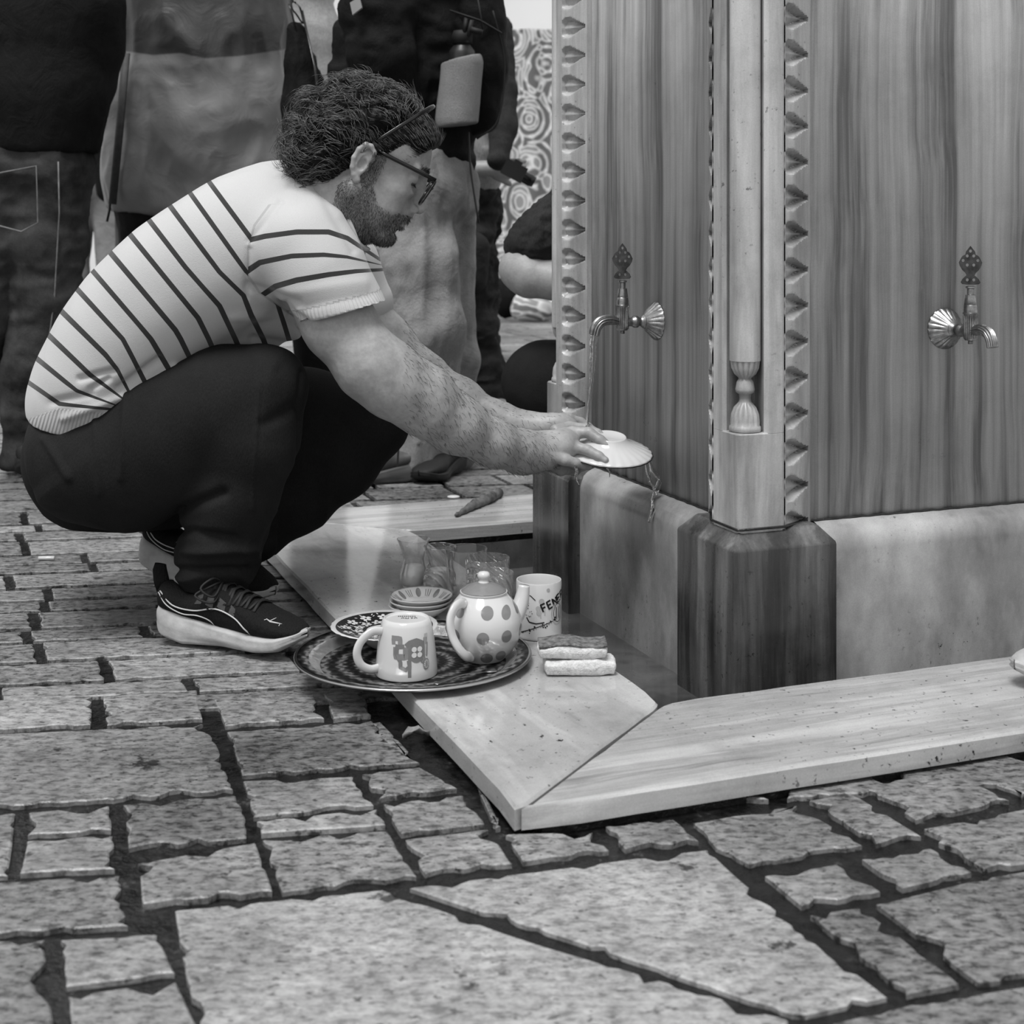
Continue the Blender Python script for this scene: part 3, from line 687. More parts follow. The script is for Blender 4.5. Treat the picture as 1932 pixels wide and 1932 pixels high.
# arms and hands, pixel column plus depth for every joint
ar = SDF((-.46, 2.32, .24), (.24, 3.06, .78), .0019)
near = [(575, 500, 2.56, 66), (640, 610, 2.53, 64), (700, 690, 2.52, 62), (745, 728, 2.53, 58), (800, 765, 2.56, 52), (860, 803, 2.60, 47), (930, 836, 2.65, 40), (985, 853, 2.70, 36), (1018, 852, 2.72, 35)]
ar.chain([w4(*p) for p in near], .03)
ar.chain([w4(*p) for p in [(735, 700, 2.55, 50), (800, 738, 2.57, 42), (870, 790, 2.62, 32)]], .03)      # brachioradialis
far = [(640, 520, 2.92, 50), (730, 650, 2.93, 46), (800, 705, 2.92, 36), (870, 752, 2.90, 33), (940, 792, 2.87, 29), (990, 808, 2.85, 26), (1020, 806, 2.84, 26)]
ar.chain([w4(*p) for p in far], .03)
# near hand: palm blade, four fingers over the dish, thumb under the rim
def blob(px, py, Y, rx, ry, rz, ang, k=.014):
    c = W(px, py, Y); a = math.radians(ang); R = np.array([[math.cos(a), 0, math.sin(a)], [0, 1, 0], [-math.sin(a), 0, math.cos(a)]])
    ar.ell(c, (rx, ry, rz), R, k)
blob(1045, 842, 2.725, .046, .030, .030, 0); blob(1020, 862, 2.715, .034, .026, .022, 0); blob(1068, 826, 2.75, .026, .032, .018, 12)
def finger(P, k=.004): ar.chain([w4(*p) for p in P], k)
finger([(1048, 812, 2.775, 11.5), (1075, 806, 2.790, 10.5), (1108, 808, 2.79, 9), (1128, 818, 2.785, 8), (1140, 825, 2.78, 7)])
finger([(1050, 824, 2.750, 12.5), (1080, 816, 2.755, 11.5), (1110, 816, 2.75, 10.5), (1132, 830, 2.74, 9), (1145, 840, 2.735, 7.5)])
finger([(1052, 840, 2.725, 12.5), (1085, 843, 2.720, 11), (1108, 849, 2.71, 9.8), (1130, 861, 2.70, 8.8), (1142, 868, 2.695, 7.2)])
finger([(1040, 860, 2.70, 12), (1066, 868, 2.70, 10), (1086, 874, 2.705, 8.8), (1102, 879, 2.715, 7.8), (1112, 881, 2.72, 6.6)])
finger([(1030, 872, 2.74, 15), (1060, 884, 2.765, 12.5), (1084, 886, 2.80, 10.5), (1102, 880, 2.82, 8.5)], .008)   # thumb
# far hand, palm turned towards us, fingers curling under the dish
blob(1045, 806, 2.835, .034, .020, .024, 6); blob(1062, 800, 2.835, .030, .018, .018, 14)
finger([(1040, 792, 2.84, 12), (1072, 790, 2.85, 10), (1096, 797, 2.86, 8.5), (1112, 806, 2.855, 7.5), (1122, 813, 2.85, 6.8)])  # thumb on top
for i, (dy, dd) in enumerate([(0, 0), (9, .018), (17, .036), (24, .052)]):
    finger([(1048, 812+dy*.6, 2.85+dd*.5, 12-i*.6), (1084, 826+dy*.5, 2.865+dd*.6, 10.5-i*.6), (1108, 848+dy*.3, 2.865+dd*.6, 9-i*.5), (1116, 866, 2.845+dd, 8-i*.4), (1118, 874, 2.825+dd, 7-i*.3)])
V2, Q2 = ar.mesh()
n2 = normals(V2, Q2); V2 = V2+n2*(vnoise(V2*38, 4)*.0010+vnoise(V2*90, 6)*.0004)[:, None]
# bare ankles
an = SDF((-.72, 2.5, .02), (-.5, 3.0, .26), .004)
an.chain([w4(360, 1100, 2.64, 33), w4(362, 1160, 2.63, 34)], .01); an.chain([w4(322, 1020, 2.93, 30), w4(330, 1080, 2.92, 32)], .01)
V3, Q3 = an.mesh()
V = np.concatenate([V1, V2, V3]); Q = np.concatenate([Q1, Q2+len(V1), Q3+len(V1)+len(V2)])
bd = np.concatenate([beard, np.zeros(len(V2)+len(V3))])
body = mk('body', place(V), Q, M['skin'], man, attrs={'beard': bd})

# fine dark hair on the forearms
n2 = normals(V2, Q2); rs = random.Random(5); px, py = px_of(V2)
cand = np.nonzero((px > 760) & (px < 1052) & (n2[:, 1] < .35))[0]; hv = []; hf = []
axis = Vector((.80, .12, -.58))
for i in rs.sample(list(cand), 1500):
    p = Vector(V2[i]); nn = Vector(n2[i]); d = (axis+Vector((rs.gauss(0, .35), rs.gauss(0, .2), rs.gauss(-.35, .4)))); d = (d-nn*d.dot(nn)*.9).normalized(); L = rs.uniform(.006, .014)
    strands(hv, hf, [p-nn*.0005, p+nn*.0012+d*L*.5, p+nn*.0008+d*L+Vector((0, 0, -L*.25))], .00022)
o = mk('forearm_hair', place(np.array(hv)), np.array(hf), M['hair'], man); tag(o, kind='stuff')

# hair cap and curls
hr = SDF(HC-np.array([.19, .12, .12]), HC+np.array([.16, .12, .18]), .0026)
def re_(c, r, k=.014, mode='u'): hr.ell(H(*c), np.array(r)*HS, RN, k, mode)
re_((-.014, 0, .060), (.112, .083, .082)); re_((-.062, 0, .020), (.066, .076, .078), .03); re_((-.080, 0, -.018), (.040, .062, .040), .03)
re_((.052, 0, .078), (.050, .060, .040), .02); re_((.074, 0, .080), (.026, .040, .022), .012); re_((-.050, 0, -.034), (.030, .066, .026), .02)
re_((.125, 0, .012), (.062, .12, .078), .006, 's')
for s in (-1, 1): re_((.060, s*.09, .022), (.040, .045, .052), .008, 's'); re_((-.004, s*.10, .002), (.030, .034, .036), .005, 's'); re_((.024, s*.085, -.02), (.040, .030, .045), .005, 's')
re_((.03, 0, -.09), (.09, .12, .085), .006, 's')
V, Q = hr.mesh(); L0 = ((V-HC) @ RN)/HS
band_l = L0[:, 0]-(-.004+(L0[:, 2]-.030)*.62)          # distance from the headband plane
nv = normals(V, Q); amp = .0085*sm(.01, -.03, band_l)+.0014
V = V+nv*((ridge(V*38+vnoise(V*14, 3)[:, None]*1.2, 2)*.8+vnoise(V*75, 4)*.4)*amp)[:, None]
V -= nv*(sm(.007, .001, np.abs(band_l))*.0045)[:, None]
hair = mk('hair', place(V), Q, M['hair'], man)
hv = []; hf = []; rs = random.Random(11); nv = normals(V, Q); ok = np.nonzero(nv[:, 1] < .5)[0]
clumps = []
for i in rs.sample(list(ok), 230): clumps.append((Vector(V[i]), rs.uniform(.006, .012), rs.uniform(70, 130), rs.uniform(.035, .06), rs.random()*6.28, Vector((rs.gauss(0, .35), rs.gauss(0, .2), rs.gauss(0, .35)))))
CP = np.array([c[0] for c in clumps])
for i in rs.sample(list(ok), 3600):
    l = L0[i]; p = Vector(V[i]); nn = Vector(nv[i]); back = band_l[i] < 0; ck = clumps[int(np.argmin(((CP-V[i])**2).sum(1)))]
    if back:   # curls falling back and down
        t = Vector(R_h @ Vector((-.75-.5*(l[0] < -.03), 0, .25-1.0*(l[0] < -.05)))).normalized(); t = t+ck[5]; amp_, frq, L = ck[1]*rs.uniform(.75, 1.1), ck[2], ck[3]*rs.uniform(.7, 1)
    else:
        t = Vector(R_h @ Vector((-.9, 0, .35))).normalized(); amp_, frq, L = .0008, 60, rs.uniform(.018, .034)
    t = (t-nn*t.dot(nn)).normalized()+Vector((rs.gauss(0, .08), rs.gauss(0, .08), rs.gauss(0, .08))); t.normalize(); sd_ = nn.cross(t).normalized(); ph = (ck[4]+rs.gauss(0, .25)) if back else rs.random()*6.28; P = []; q = p.copy()
    for k in range(13 if back else 7):
        u = k/(12 if back else 6); cur = q+t*L*u-nn*(u*u*L*.22)+Vector((0, 0, -.25*u*u*L if back else 0))
        P.append(cur+nn*(.0012+amp_*.55*math.sin(frq*L*u+ph))+sd_*amp_*math.cos(frq*L*u+ph))
    strands(hv, hf, P, .00062)
o = mk('hair_strands', place(np.array(hv)), np.array(hf), M['strand'], hair); tag(o, kind='stuff')
# fine strands combed back over the temple
hv = []; hf = []
for i in range(360):
    s = -1; a = rs.random(); x0 = .070-.075*a+rs.gauss(0, .004); z0 = .030+.040*rs.random()*(1-a*.6)-.018*a; y0 = -.074+max(0, x0-.02)*.42
    P = []
    for k in range(7):
        u = k/6; x = x0-.040*u; z = z0+.012*u+.012*math.sin(u*2.5+a*3)*(.6+.4*rs.random()); yy = -.0765*math.sqrt(max(.02, 1-((x+.012)/.108)**2-((z-.05)/.088)**2))-.003
        P.append(Vector(H(x, yy, z)))
    strands(hv, hf, P, .00045)
o = mk('temple_strands', place(np.array(hv)), np.array(hf), M['hair'], hair); tag(o, kind='stuff')
# short beard bristles
hv = []; hf = []; n1 = normals(V1, Q1); ok = np.nonzero((bm_+side*1.3 > .35) & (n1[:, 1] < .45))[0]
for i in rs.sample(list(ok), min(len(ok), 5200)):
    p = Vector(V1[i]); nn = Vector(n1[i]); t = Vector(R_h @ Vector((.25, 0, -1))); t = (t-nn*t.dot(nn)).normalized(); L = rs.uniform(.003, .0062)
    d = (t*.9+nn*.45+Vector((rs.gauss(0, .25), rs.gauss(0, .2), rs.gauss(0, .25)))).normalized(); strands(hv, hf, [p-nn*.0006, p+d*L*.55, p+d*L-Vector((0, 0, L*.1))], .00026)
for s in (-1, 1):
    for i in range(130):      # eyebrows
        y = s*rs.uniform(.011, .047); j = np.argmin((lx-.30)**2*0+(ly-y)**2+(lz-(.0370+rs.gauss(0, .0022)))**2+(lx < .07)*1.0); p = Vector(V1[j]); nn = Vector(n1[j])
        d = Vector(R_h @ Vector((-.3, s*.9, .35)))+nn*.35; d.normalize(); strands(hv, hf, [p, p+d*.004, p+d*.008+Vector((0, 0, -.001))], .0003)
for s in (-1, 1):
    for i in range(26):
        y = s*(.019+.025*i/25); p = Vector(H(.0905-.012*((abs(y)-.031)/.0135)**2+.0025, y, .0070)); d = Vector(R_h @ Vector((.75, s*.12, -.65))).normalized(); strands(hv, hf, [p-d*.002, p+d*.003, p+d*.0065+Vector((0, 0, .001))], .00034)
o = mk('beard', place(np.array(hv)), np.array(hf), M['shortbeard'], man); tag(o, kind='stuff')
# headband
M['blackgloss'] = pm('black glossy plastic', 16, 16, rough=.2); M['blackmatte'] = pm('black rubber', 18, 26, rough=.7)
mb = MB(); P = []
for i in range(41):
    a = math.pi*(i/40)*1.0-math.pi*.5+math.pi/2; y = math.cos(a)*.0865; h_ = math.sin(a)
    z = .045+.098*h_; x = -.004+(z-.030)*.62
    P.append(Vector(H(x, y, z)))
mb.tube(P, .0026, 10, flat=1.5); mb.build('headband', M['blackgloss'], man, loc=None).data.transform(MI)
# glasses: temples, rims, lenses, bridge
gl = MB(); gz = lambda x, y, z: Vector(H(x, y, z))
for s in (-1, 1):
    gl.tube([gz(.010, s*.078, .032), gz(.040, s*.0750, .030), (gz(.080, s*.0710, .0290)), gz(.1200, s*.0665, .0275)], .0021, 8, flat=1.7)
    hx, hz_ = .119, .005; rim = []
    for i in range(28):
        a = 2*math.pi*i/28; c_, s_ = math.cos(a), math.sin(a); q = 3.2
        yy = .036*(abs(c_)**(2/q))*(1 if c_ > 0 else -1)*.86; zz = .0240*(abs(s_)**(2/q))*(1 if s_ > 0 else -1)
        rim.append(gz(.1205-.0035*abs(yy+.036)/.036+zz*.16, s*(.036+yy), hz_+zz))
    gl.tube(rim+[rim[0]], .0021, 8)
gl.tube([gz(.1215, -.008, .013), gz(.1235, 0, .016), gz(.1215, .008, .013)], .002, 8)
go = gl.build('glasses_frame', M['blackgloss'], man); go.data.transform(MI)
n = N('clear lens'); n.base(1.0).put(Roughness=.02, IOR=1.1, Alpha=.22); n.b.inputs['Transmission Weight'].default_value = 1.0; M['lens'] = n.m
for s in (-1, 1):
    lm = MB(); P = []
    for i in range(28):
        a = 2*math.pi*i/28; c_, s_ = math.cos(a), math.sin(a); q = 3.2
        yy = .036*(abs(c_)**(2/q))*(1 if c_ > 0 else -1)*.86; zz = .0240*(abs(s_)**(2/q))*(1 if s_ > 0 else -1); P.append(gz(.1205-.0035*abs(yy+.036)/.036+zz*.16, s*(.036+yy), .005+zz))
    nn = Vector(H(1, 0, 0)-H(0, 0, 0)).normalized()*.0008; k = len(P); lm.add([p-nn for p in P]+[p+nn for p in P], [tuple(range(k-1, -1, -1)), tuple(range(k, 2*k))]+[(i, (i+1) % k, k+(i+1) % k, k+i) for i in range(k)])
    o = lm.build('lens', M['lens'], go, smooth=False); o.data.transform(MI)

# shirt
TY = 2.715
sh = SDF((-1.02, 2.36, .20), (-.16, 3.10, .86), .0030)
spine = [(150, 772, 88), (185, 722, 100), (240, 640, 107), (290, 590, 112), (350, 536, 117), (420, 490, 118), (478, 455, 114), (535, 425, 100), (582, 408, 84)]
hw = [.075, .08, .08, .08, .085, .09, .085, .055, .03]
for sgn in (-1, 1): sh.chain([w4(a, b_, TY+sgn*hw[i], c_) for i, (a, b_, c_) in enumerate(spine)], .05)
sh.chain([w4(a, b_, TY, c_) for a, b_, c_ in spine], .05)
sh.chain([w4(602, 385, 2.63, 72), w4(575, 412, 2.66, 84)], .03)                       # collar
sh.chain([w4(640, 440, 2.64, 52), w4(600, 480, 2.68, 72), w4(520, 560, 2.70, 80), w4(420, 640, 2.70, 70)], .04)  # chest and belly cloth
A0 = [(520, 440, 2.60, 80), (575, 470, 2.55, 84), (610, 520, 2.535, 80), (648, 590, 2.525, 74), (672, 640, 2.52, 76)]
sh.chain([w4(*p) for p in A0], .035)
sh.chain([w4(*p) for p in [(560, 450, 2.84, 70), (640, 500, 2.92, 66), (680, 570, 2.93, 62)]], .04)
ca = np.array(W(648, 588, 2.52)); cd = np.array(W(672, 665, 2.52))-np.array(W(632, 545, 2.53))
cd = cd/np.linalg.norm(cd); cd = np.array([.235, 0, -.97]); sh.cut(np.array(W(643, 590, 2.52)), cd, W(560, 560, 2.6)-Vector((0, .3, .25)), W(760, 500, 2.6)+Vector((.02, .05, 0)))
# hem cut
sh.cut(W(150, 800, 2.7), (-.14, 0, -.99), (-1.02, 2.3, .18), (-.60, 3.1, .45))
sh.cone(W(690, 420, 2.58), W(672, 395, 2.60), .036, .058, .012, 's')
V, Q = sh.mesh(); px, py = px_of(V)
# creases: under arm, waist, belly
def near_seg(px, py, a, b, r):
    ax, ay = a; bx, by = b; L = (bx-ax)**2+(by-ay)**2; t = np.clip(((px-ax)*(bx-ax)+(py-ay)*(by-ay))/L, 0, 1); d = np.hypot(px-ax-(bx-ax)*t, py-ay-(by-ay)*t); return np.exp(-(d/r)**2), d
nv = normals(V, Q); disp = vnoise(V*9, 2)*.0035+vnoise(V*np.array([16, 9, 16]), 8)*.0018
for a, b, r, am in [((470, 540), (560, 570), 9, -.008), ((535, 575), (600, 625), 7, -.007), ((545, 600), (590, 650), 6, -.006), ((225, 735), (300, 680), 9, -.010), ((250, 745), (330, 690), 6, .006), ((150, 715), (215, 700), 6, -.007),
                    ((95, 760), (170, 745), 8, -.006), ((120, 790), (230, 750), 8, .006), ((170, 735), (205, 715), 5, -.006), ((470, 470), (465, 560), 6, -.004), ((530, 380), (470, 455), 6, -.0035), ((440, 600), (560, 585), 10, .005), ((480, 640), (585, 660), 10, -.006), ((540, 330), (640, 400), 14, .003), ((600, 360), (668, 470), 9, -.004), ((505, 560), (690, 530), 12, .003), ((520, 590), (700, 555), 10, -.003)]:
    e_, _ = near_seg(px, py, a, b, r); disp += e_*am
V = V+nv*disp[:, None]; px, py = px_of(V)
ST = [[(412,367),(475,452),(530,545),(570,590),(600,660)], [(373,384),(464,512),(500,545),(525,572),(545,640),(565,690)], [(331,402),(414,513),(460,557),(474,596),(497,640),(515,690)], [(293,431),(350,505),(414,577),(444,640),(465,690)],
      [(260,460),(374,600),(394,640),(415,690)], [(225,497),(331,623),(341,640),(365,690)], [(195,535),(285,640),(315,690)], [(171,573),(232,640),(262,700)], [(142,613),(200,670),(222,698),(240,735)], [(115,655),(170,708),(215,740)], [(92,695),(145,738),(210,762)], [(77,738),(112,762),(180,768)]]
def sdpoly(P):
    P = [(P[0][0]-(P[1][0]-P[0][0])*1.5, P[0][1]-(P[1][1]-P[0][1])*1.5)]+list(P)+[(P[-1][0]+(P[-1][0]-P[-2][0])*2, P[-1][1]+(P[-1][1]-P[-2][1])*2)]
    best = np.full(len(px), 1e9); sg = np.zeros(len(px))
    for a, b in zip(P, P[1:]):
        L = (b[0]-a[0])**2+(b[1]-a[1])**2; t = np.clip(((px-a[0])*(b[0]-a[0])+(py-a[1])*(b[1]-a[1]))/L, 0, 1); dx = px-a[0]-(b[0]-a[0])*t; dy = py-a[1]-(b[1]-a[1])*t
        d = np.hypot(dx, dy); cr_ = (b[0]-a[0])*dy-(b[1]-a[1])*dx; u = d < best; best[u] = d[u]; sg[u] = np.sign(cr_[u])
    return best*sg
D = np.stack([sdpoly(P) for P in ST], 0)       # positive = below/left side
s1 = 1+D[0]/45.0; s1 = np.where(D[0] > 0, 1, s1)
for i in range(len(ST)-1):
    m = (D[i] > 0) & (D[i+1] <= 0); s1 = np.where(m, i+1+D[i]/np.maximum(1e-6, D[i]-D[i+1]), s1)
m = D[-1] > 0; s1 = np.where(m, 12+D[-1]/38.0, s1)
SL = [[(475,452),(500,446),(560,438),(620,438),(655,450),(690,474)], [(467,511),(490,495),(550,483),(610,481),(655,485),(690,493)], [(503,552),(520,540),(560,528),(620,517),(672,510),(700,508)], [(430,610),(700,560)]]
D2 = np.stack([sdpoly(P) for P in SL], 0); s2 = 1+D2[0]/50.0
for i in range(3):
    m = (D2[i] > 0) & (D2[i+1] <= 0); s2 = np.where(m, i+1+D2[i]/np.maximum(1e-6, D2[i]-D2[i+1]), s2)
s2 = np.where(D2[3] > 0, 4, s2)
seamP = [(545, 345), (515, 378), (480, 425), (468, 470), (468, 520), (490, 552), (530, 580), (575, 610)]
_px, _py = px, py; reg = -sdpoly(seamP)/1000.0
reg = np.where((py < 385) & (px < 560), -np.abs(reg)-.01, reg); reg = np.where(V[:, 1] > 2.76, np.where(px > 610, .1, -.1), reg)
along = (V-np.array(W(643, 590, 2.52))[None, :]) @ cd; ax_u = V[:, 1]*1.0; angc = np.arctan2(V[:, 1]-2.52, (V-ca[None, :]) @ np.array([.97, 0, .235]))
cuff = (along > -.022) & (reg > 0) & (V[:, 1] < 2.75)
_, dh = near_seg(px, py, (60, 790), (105, 800), 5); _, dh2 = near_seg(px, py, (105, 800), (235, 742), 5); hemm = (np.minimum(dh, dh2) < 24)
hem = (py > 762-.36*(px-60)+28)&(px < 240)&(D[-1] > 10)
rib = np.where(cuff, angc*62, px*.9*1.0+py*.25)
shirt = mk('shirt', place(V), Q, M['shirt'], man, attrs={'s1': s1, 's2': s2, 'reg': reg, 'rib': rib, 'ribmask': (cuff | hem).astype(float)})
# collar band
mb = MB(); P = [W(541, 312, 2.63), W(590, 333, 2.585), W(625, 372, 2.565), W(655, 420, 2.56), W(672, 458, 2.575), W(690, 470, 2.63)]
mb.tube(catmull(P, 6), .0042, 8, flat=2.2); o = mb.build('collar', pm('cream rib', 205, 220, 90, rough=.85), shirt); o.data.transform(MI)

# trousers
NY, FY = 2.60, 2.97
tr = SDF((-1.06, 2.34, .0), (-.02, 3.22, .66), .0036)
def tch(L, k=.05): tr.chain([w4(*p) for p in L], k)
tch([(165, 850, 2.66, 98), (178, 868, 2.66, 112), (250, 862, 2.64, 116), (340, 815, 2.62, 118), (430, 765, 2.60, 104), (505, 733, 2.59, 74)])
tch([(140, 820, 2.72, 76), (160, 855, 2.80, 96), (180, 868, 2.84, 112), (260, 868, 2.86, 112)])
tch([(180, 868, 2.84, 112), (330, 870, 2.90, 108), (460, 850, FY, 112), (580, 820, FY, 100), (700, 797, FY, 64)])
tch([(500, 733, 2.59, 74), (480, 830, 2.585, 84), (440, 930, 2.60, 78), (415, 1010, 2.62, 68), (405, 1060, 2.63, 62), (402, 1090, 2.635, 58)], .03)
tch([(700, 797, FY, 64), (640, 870, 2.95, 66), (560, 935, 2.95, 62), (480, 1000, 2.94, 54), (420, 1050, 2.94, 46), (380, 1075, 2.94, 42)], .03)
tch([(560, 800, 2.95, 100), (520, 900, 2.95, 92)], .05)
tr.cut(W(400, 1112, 2.63), (-.05, 0, -1), (-1.0, 2.4, .0), (-.35, 2.8, .2)); tr.cut(W(360, 1105, 2.94), (-.2, 0, -1), (-1.0, 2.8, .0), (-.35, 3.1, .2))
V, Q = tr.mesh(); px, py = px_of(V); nv = normals(V, Q)
disp = vnoise(V*np.array([11, 8, 5]), 2)*.005+ridge(V*np.array([16, 10, 4.5])+vnoise(V*5, 8)[:, None]*.7, 5)*.0022
low = np.exp(-((py-1050)/70)**2)*((px < 520)); disp += ridge(V*np.array([7, 7, 24])+vnoise(V*6, 1)[:, None]*1.2, 3)*.008*low
for a, b, r, am in [((345, 960), (420, 930), 10, -.012), ((340, 1000), (440, 1010), 9, -.010), ((345, 1040), (470, 1030), 9, .008), ((330, 1075), (460, 1070), 8, -.009), ((85, 830), (130, 900), 8, .006), ((240, 740), (230, 900), 6, .004), ((180, 780), (190, 930), 5, .003), ((490, 720), (475, 960), 3, .0028), ((530, 700), (560, 760), 14, -.004), ((560, 770), (500, 800), 12, -.006), ((570, 700), (565, 900), 5, -.004)]:
    e_, _ = near_seg(px, py, a, b, r); disp += e_*am*(V[:, 1] < 2.8)
V = V+nv*disp[:, None]; tro = mk('trousers', place(V), Q, M['trouser'], man)
mb = MB(); 
for P, Y in [([(102, 818), (150, 800), (200, 790)], 2.545), ([(215, 745), (232, 790), (228, 850)], 2.50)]:
    pass
# ---------------------------------------------------------------- trainers
M['sole'] = pm('off white foam sole', 150, 182, 30, rough=.6, bump=.2, bs=80); M['mesh'] = cloth('black knitted mesh', 26, 36, .8, 300, .6); M['trimw'] = pm('light piping', 175, 190, rough=.5)
M['greyp'] = pm('charcoal overlay', 52, 66, 40, rough=.6)
def make_shoe(name, loc, yaw, pitch, L=.30, par=None, white=False, roll=0.0):
    """local x toe, z up, heel at x=0; near side is -y"""
    Mx = Matrix.Translation(loc) @ Matrix.Rotation(yaw, 4, 'Z') @ Matrix.Rotation(pitch, 4, 'Y') @ Matrix.Rotation(roll, 4, 'X')
    ns = 40; nr = 28
    def wdt(t): return L*(.132*(1-(1-min(1, t/.10))**2.2)**.5 if t < .10 else np.interp(t, [.10, .30, .5, .68, .80, .90, .96, 1.0], [.132, .120, .128, .162, .166, .140, .096, .0]) if True else 0)
    def yc(t): return L*np.interp(t, [0, .4, .7, 1], [0, .0, .012, -.02])
    b0 = lambda t: np.interp(t, [0, .06, .2, .45, .7, .85, 1], [.040, .012, .0, .004, .0, .006, .030])*L/.3
    t0 = lambda t: np.interp(t, [0, .06, .2, .45, .7, .85, 1], [.068, .066, .056, .040, .034, .036, .046])*L/.3
    u1 = lambda t: np.interp(t, [0, .03, .10, .2, .28, .36, .45, .6, .75, .88, .96, 1], [.078, .104, .100, .086, .088, .104, .106, .088, .068, .056, .047, .040])*L/.3
    def loft(zb_, zt_, mb, wsc=1.0, pw=3.0, t_0=0.0, t_1=1.0, groove=False, mat=0):
        V_ = []; F_ = []
        for i in range(ns+1):
            t = t_0+(t_1-t_0)*(.5-.5*math.cos(math.pi*i/ns)); w_ = max(.0015, wdt(t))*wsc; zl, zh = zb_(t), zt_(t); hh = (zh-zl)/2; zm = (zh+zl)/2
            for j in range(nr):
                a = 2*math.pi*j/nr; c_, s_ = math.cos(a), math.sin(a); y = w_*(abs(c_)**(2/pw))*(1 if c_ > 0 else -1); z = hh*(abs(s_)**(2/pw))*(1 if s_ > 0 else -1)
                if groove: y += (1 if y > 0 else -1)*.0022*math.sin((z/hh)*7+t*5) 
                V_.append(Mx @ Vector((t*L, yc(t)+y, zm+z)))
        for i in range(ns):
            for j in range(nr): k = (j+1) % nr; F_.append((i*nr+j, (i+1)*nr+j, (i+1)*nr+k, i*nr+k))
        F_.append(tuple(range(nr))); F_.append(tuple(ns*nr+j for j in range(nr-1, -1, -1)))
        mb.add(V_, F_, mat)
    def side(t, h, off=.0015):
        """point on near side of the upper: t along, h 0 (sole edge) .. 1 (top)"""
        zl, zh = t0(t)-.012, u1(t); a = math.asin(max(-1, min(1, (h-.5)*2)))if False else 0
        pw = 2.3; zz = (h*2-1); y = (max(0, 1-abs(zz)**pw))**(1/pw); return Mx @ Vector((t*L, yc(t)-max(.0015, wdt(t))*.93*y-off, (zl+zh)/2+zz*(zh-zl)/2))
    root = empty(name, loc) if par is None else None
    up = MB(); loft(lambda t: t0(t)-.012, lambda t: u1(t), up, .93, 2.3)
    upo = up.build(name if par is not None else 'upper', M['mesh'] if not white else M['sole'], par or root)
    so = MB(); loft(b0, lambda t: t0(t), so, 1.0, 3.4, groove=True); parent2 = upo if par is not None else root
    s_o = so.build('sole', M['sole'], parent2)
    if white:
        gv = MB(); gv.tube([side(t, .02, .004) for t in np.linspace(.1, .97, 20)], .0018, 6); gv.build('sole_stitch', M['greyp'], parent2)
    else:
        ht = MB(); ht.tube([Mx @ Vector(p) for p in ((.004, 0, .085), (-.001, 0, .104), (-.004, 0, .122), (-.002, 0, .132))], [.005, .0055, .005, .004], 10, flat=2.6); ht.build('heel_tab', M['mesh'], parent2)
        st = MB(); st.tube(catmull([side(t, h) for t, h in ((.06, .80), (.16, .55), (.30, .50), (.45, .56), (.58, .55), (.66, .35), (.69, .06))], 6), .0013, 6)
        st.tube(catmull([side(t, h) for t, h in ((.05, .74), (.12, .45), (.22, .34), (.32, .34), (.40, .26), (.43, .05))], 6), .0011, 6)
        q = lambda t, y, dz=.001: Mx @ Vector((t*L, y, (t0(t)-.012+u1(t))/2+(u1(t)-t0(t)+.012)/2*(max(0, 1-abs((y-yc(t))/(wdt(t)*.93))**2.3))**(1/2.3)+dz))
        st.tube([q(.78, -.030), q(.81, -.033), q(.845, -.030), q(.875, -.027)], [.0009, .0016, .0014, .0006], 5); st.tube([q(.805, -.032), q(.815, -.024), q(.82, -.018)], .0009, 5); st.tube([q(.865, -.028), q(.868, -.034)], .0008, 5); st.tube([q(.785, -.030), q(.772, -.034)], .0008, 5)
        st.build('side_piping', M['trimw'], parent2)
        la = MB()
        for k_ in range(6):
            t = .40+k_*.052; w_ = .024-.001*k_
            la.tube([q(t, yc(t)-w_-.012, .001), q(t+.008, yc(t)-w_*.5, .004), q(t+.02, yc(t)+w_*.5, .004), q(t+.03, yc(t)+w_+.008, .001)], .0034, 7, flat=.5)
            la.tube([q(t, yc(t)+w_+.008, .001), q(t+.008, yc(t)+w_*.5, .004), q(t+.02, yc(t)-w_*.5, .004), q(t+.03, yc(t)-w_-.012, .001)], .0034, 7, flat=.5)
        c0 = q(.43, -.004, .006)
        for sg in (-1, 1):
            for r_ in (0, 1):
                la.tube(catmull([c0, c0+Vector((-.012, -.02*sg, .010-r_*.012)), c0+Vector((-.030-r_*.01, -.035*sg, -.004-r_*.012)), c0+Vector((-.008, -.034*sg, -.018-r_*.01)), c0+Vector((.002, -.006*sg, .0))], 5), .0022, 6)
        la.build('laces', M['blackmatte'], parent2)
        pn = MB()
        for (t_, h_, dt) in ((.30, .70, .05), (.38, .62, .05), (.46, .62, .05), (.54, .60, .04)):
            P = [side(t_, h_, .0008), side(t_+dt, h_-.06, .0008), side(t_+dt*1.1, h_+.16, .0008), side(t_+.01, h_+.20, .0008)]
            pn.add(P+[p+Vector((0, .004, 0)) for p in P], [(0, 1, 2, 3), (0, 4, 5, 1), (1, 5, 6, 2), (2, 6, 7, 3), (3, 7, 4, 0)])
        pn.build('eyestay_overlay', M['greyp'], parent2, smooth=False)
    if par is not None:
        for o in [upo]+list(upo.children): o.data.transform(Matrix.Translation(-Vector(par.location)))
    else:
        for o in root.children: o.data.transform(Matrix.Translation(-Vector(loc)))
    return root or upo
heel = G(306, 1212); toe = G(566, 1252)
hd_ = toe-heel; y1 = math.atan2(hd_.y, hd_.x)
make_shoe('trainer', (heel.x-.004, heel.y+.02, .002), y1+.05, math.radians(-1.0), .30, man)
make_shoe('trainer', (-.735, 2.93, .058), math.radians(-24), math.radians(10), .315, man)
